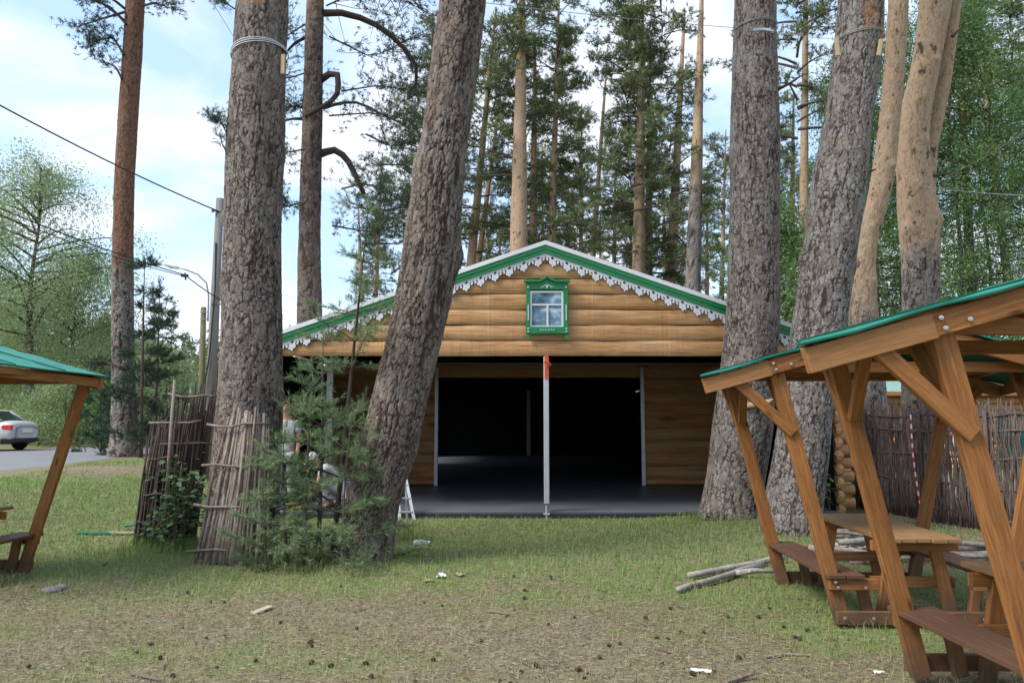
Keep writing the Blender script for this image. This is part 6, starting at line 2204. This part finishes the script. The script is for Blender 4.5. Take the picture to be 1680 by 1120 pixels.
# ------------------------------------------------------------------ leafy plants at the panels and tree feet
def leafy_plant(base, H, spread, n, size, label, seed, mat='leaf_dark', name='leafy_plant', cat='plant', stems=5, lean=(0, 0)):
    r = random.Random(seed); rg = np.random.default_rng(seed)
    b = Vector(base)
    t = thing(name, tuple(b), label, cat)
    mb = MB(); pts = []
    for k in range(stems):
        a = r.uniform(0, 6.28); L = H * r.uniform(.6, 1.05)
        e = b + Vector((math.cos(a) * spread * r.uniform(.3, 1) + lean[0], math.sin(a) * spread * .5 + lean[1], L))
        path = bez(b, b.lerp(e, .5) + Vector((0, 0, .15 * L)), e, 7)
        mb.tube([tuple(q) for q in path], [.007 * (1 - .12 * i) for i in range(7)], 4)
        for _ in range(n // stems):
            i = 1 + int(5 * r.random() ** .8); g = r.random()
            p = path[i] * (1 - g) + path[min(6, i + 1)] * g
            pts.append(p + rg.normal(size=3) * np.array([.09, .07, .05]) * (.6 + H))
    put('stems', mb.mesh('stems'), M['twig'], t)
    p = np.array(pts); k = len(p)
    a = rg.uniform(0, 6.28, k); el = rg.uniform(-.5, .35, k)
    d = np.stack([np.cos(a) * np.cos(el), np.sin(a) * np.cos(el), np.sin(el)], -1)
    s = unit(np.cross(d, np.stack([rg.normal(0, .3, k), rg.normal(0, .3, k), np.ones(k)], -1)))
    up = np.cross(s, d)
    L = (size * rg.uniform(.6, 1.25, k))[:, None]
    w = L * .33
    V = np.stack([p, p + d * L * .3 + s * w + up * L * .06, p + d * L * .62 + s * w * .8 + up * L * .04, p + d * L - up * L * .08, p + d * L * .62 - s * w * .8 + up * L * .04, p + d * L * .3 - s * w + up * L * .06, p + d * L * .45 - up * L * .03], 1).reshape(-1, 3)
    q = np.arange(k)[:, None] * 7
    F = np.concatenate([q + np.array([x]) for x in ([0, 1, 6], [1, 2, 6], [2, 3, 6], [3, 4, 6], [4, 5, 6], [5, 0, 6])])
    put('leaves', np_mesh('leaves', V, F, {'tint': np.repeat(np.clip(rg.normal(.5, .22, k), 0, 1), 7)}), M[mat], t)


leafy_plant(on(287, 914), 1.05, .36, 420, .095, 'leafy green bush growing up the front of the dark stick panel', 501, stems=9, lean=(.12, 0))
leafy_plant(on(255, 908), .42, .28, 160, .07, 'low leafy shoots at the left foot of the dark stick panel', 502, stems=6)
leafy_plant(on(395, 922), .12, .3, 70, .05, 'tiny broad-leaved weeds at the foot of the pale stick panel', 503, stems=6)
leafy_plant(on(655, 918), .10, .35, 60, .045, 'small weeds at the right foot of the leaning trunk', 504, stems=6, mat='leaf_mid')
leafy_plant(P(1362, 838, 12.4) * 1.0, .6, .2, 60, .09, 'narrow leafy sprig beside the stacked log ends', 505, stems=4, mat='leaf_mid')


def tall_grass(px, py, n, h, spread, label, seed):
    rg = np.random.default_rng(seed)
    b = on(px, py)
    x = b.x + rg.normal(0, spread, n); y = b.y + rg.normal(0, spread * .6, n); z = gz(x, y)
    a = rg.uniform(0, 6.28, n); hh = h * rg.uniform(.4, 1.1, n); le = rg.uniform(.1, .7, n); w = .006
    base = np.stack([x, y, z], -1); dv = np.stack([np.cos(a), np.sin(a), 0 * a], -1); s = np.stack([-np.sin(a), np.cos(a), 0 * a], -1) * w / 2
    m1 = base + dv * (hh * le * .25)[:, None] + np.array([0, 0, 1]) * (hh * .55)[:, None]
    tp = base + dv * (hh * le)[:, None] + np.array([0, 0, 1]) * (hh * (1 - .3 * le))[:, None]
    V = np.stack([base - s, base + s, m1 + s * .7, m1 - s * .7, tp], 1).reshape(-1, 3)
    q = np.arange(n)[:, None] * 5
    F = np.concatenate([q + np.array([k]) for k in ([0, 1, 2], [0, 2, 3], [3, 2, 4])])
    o = put('grass_tuft', np_mesh('grass_tuft', V, F, {'tint': np.repeat(np.clip(rg.normal(.7, .2, n), 0, 1), 5)}), M['grass'])
    tag(o, label, 'grass', kind='stuff')


tall_grass(668, 890, 160, .40, .16, 'tuft of tall grass right of the leaning trunk', 601)
tall_grass(300, 912, 700, .22, .38, 'lush grass at the foot of the stick panels', 602)
tall_grass(230, 905, 350, .20, .30, 'long grass at the left foot of the dark panel', 603)
tall_grass(1165, 858, 420, .14, .30, 'grass mound at the foot of the straight grey pine', 604)
tall_grass(1230, 870, 300, .12, .30, 'short grass before the pegged leaning pine', 605)
tall_grass(480, 925, 500, .16, .40, 'grass under the young pines', 606)
tall_grass(600, 925, 420, .16, .30, 'grass and weeds round the foot of the leaning trunk', 607)
tall_grass(1290, 885, 320, .13, .28, 'grass at the foot of the pegged leaning pine', 608)
tall_grass(1185, 868, 300, .10, .35, 'dry grass on the mound of the straight grey pine', 609)
tall_grass(205, 758, 260, .22, .5, 'rough grass at the foot of the roadside pine', 610)
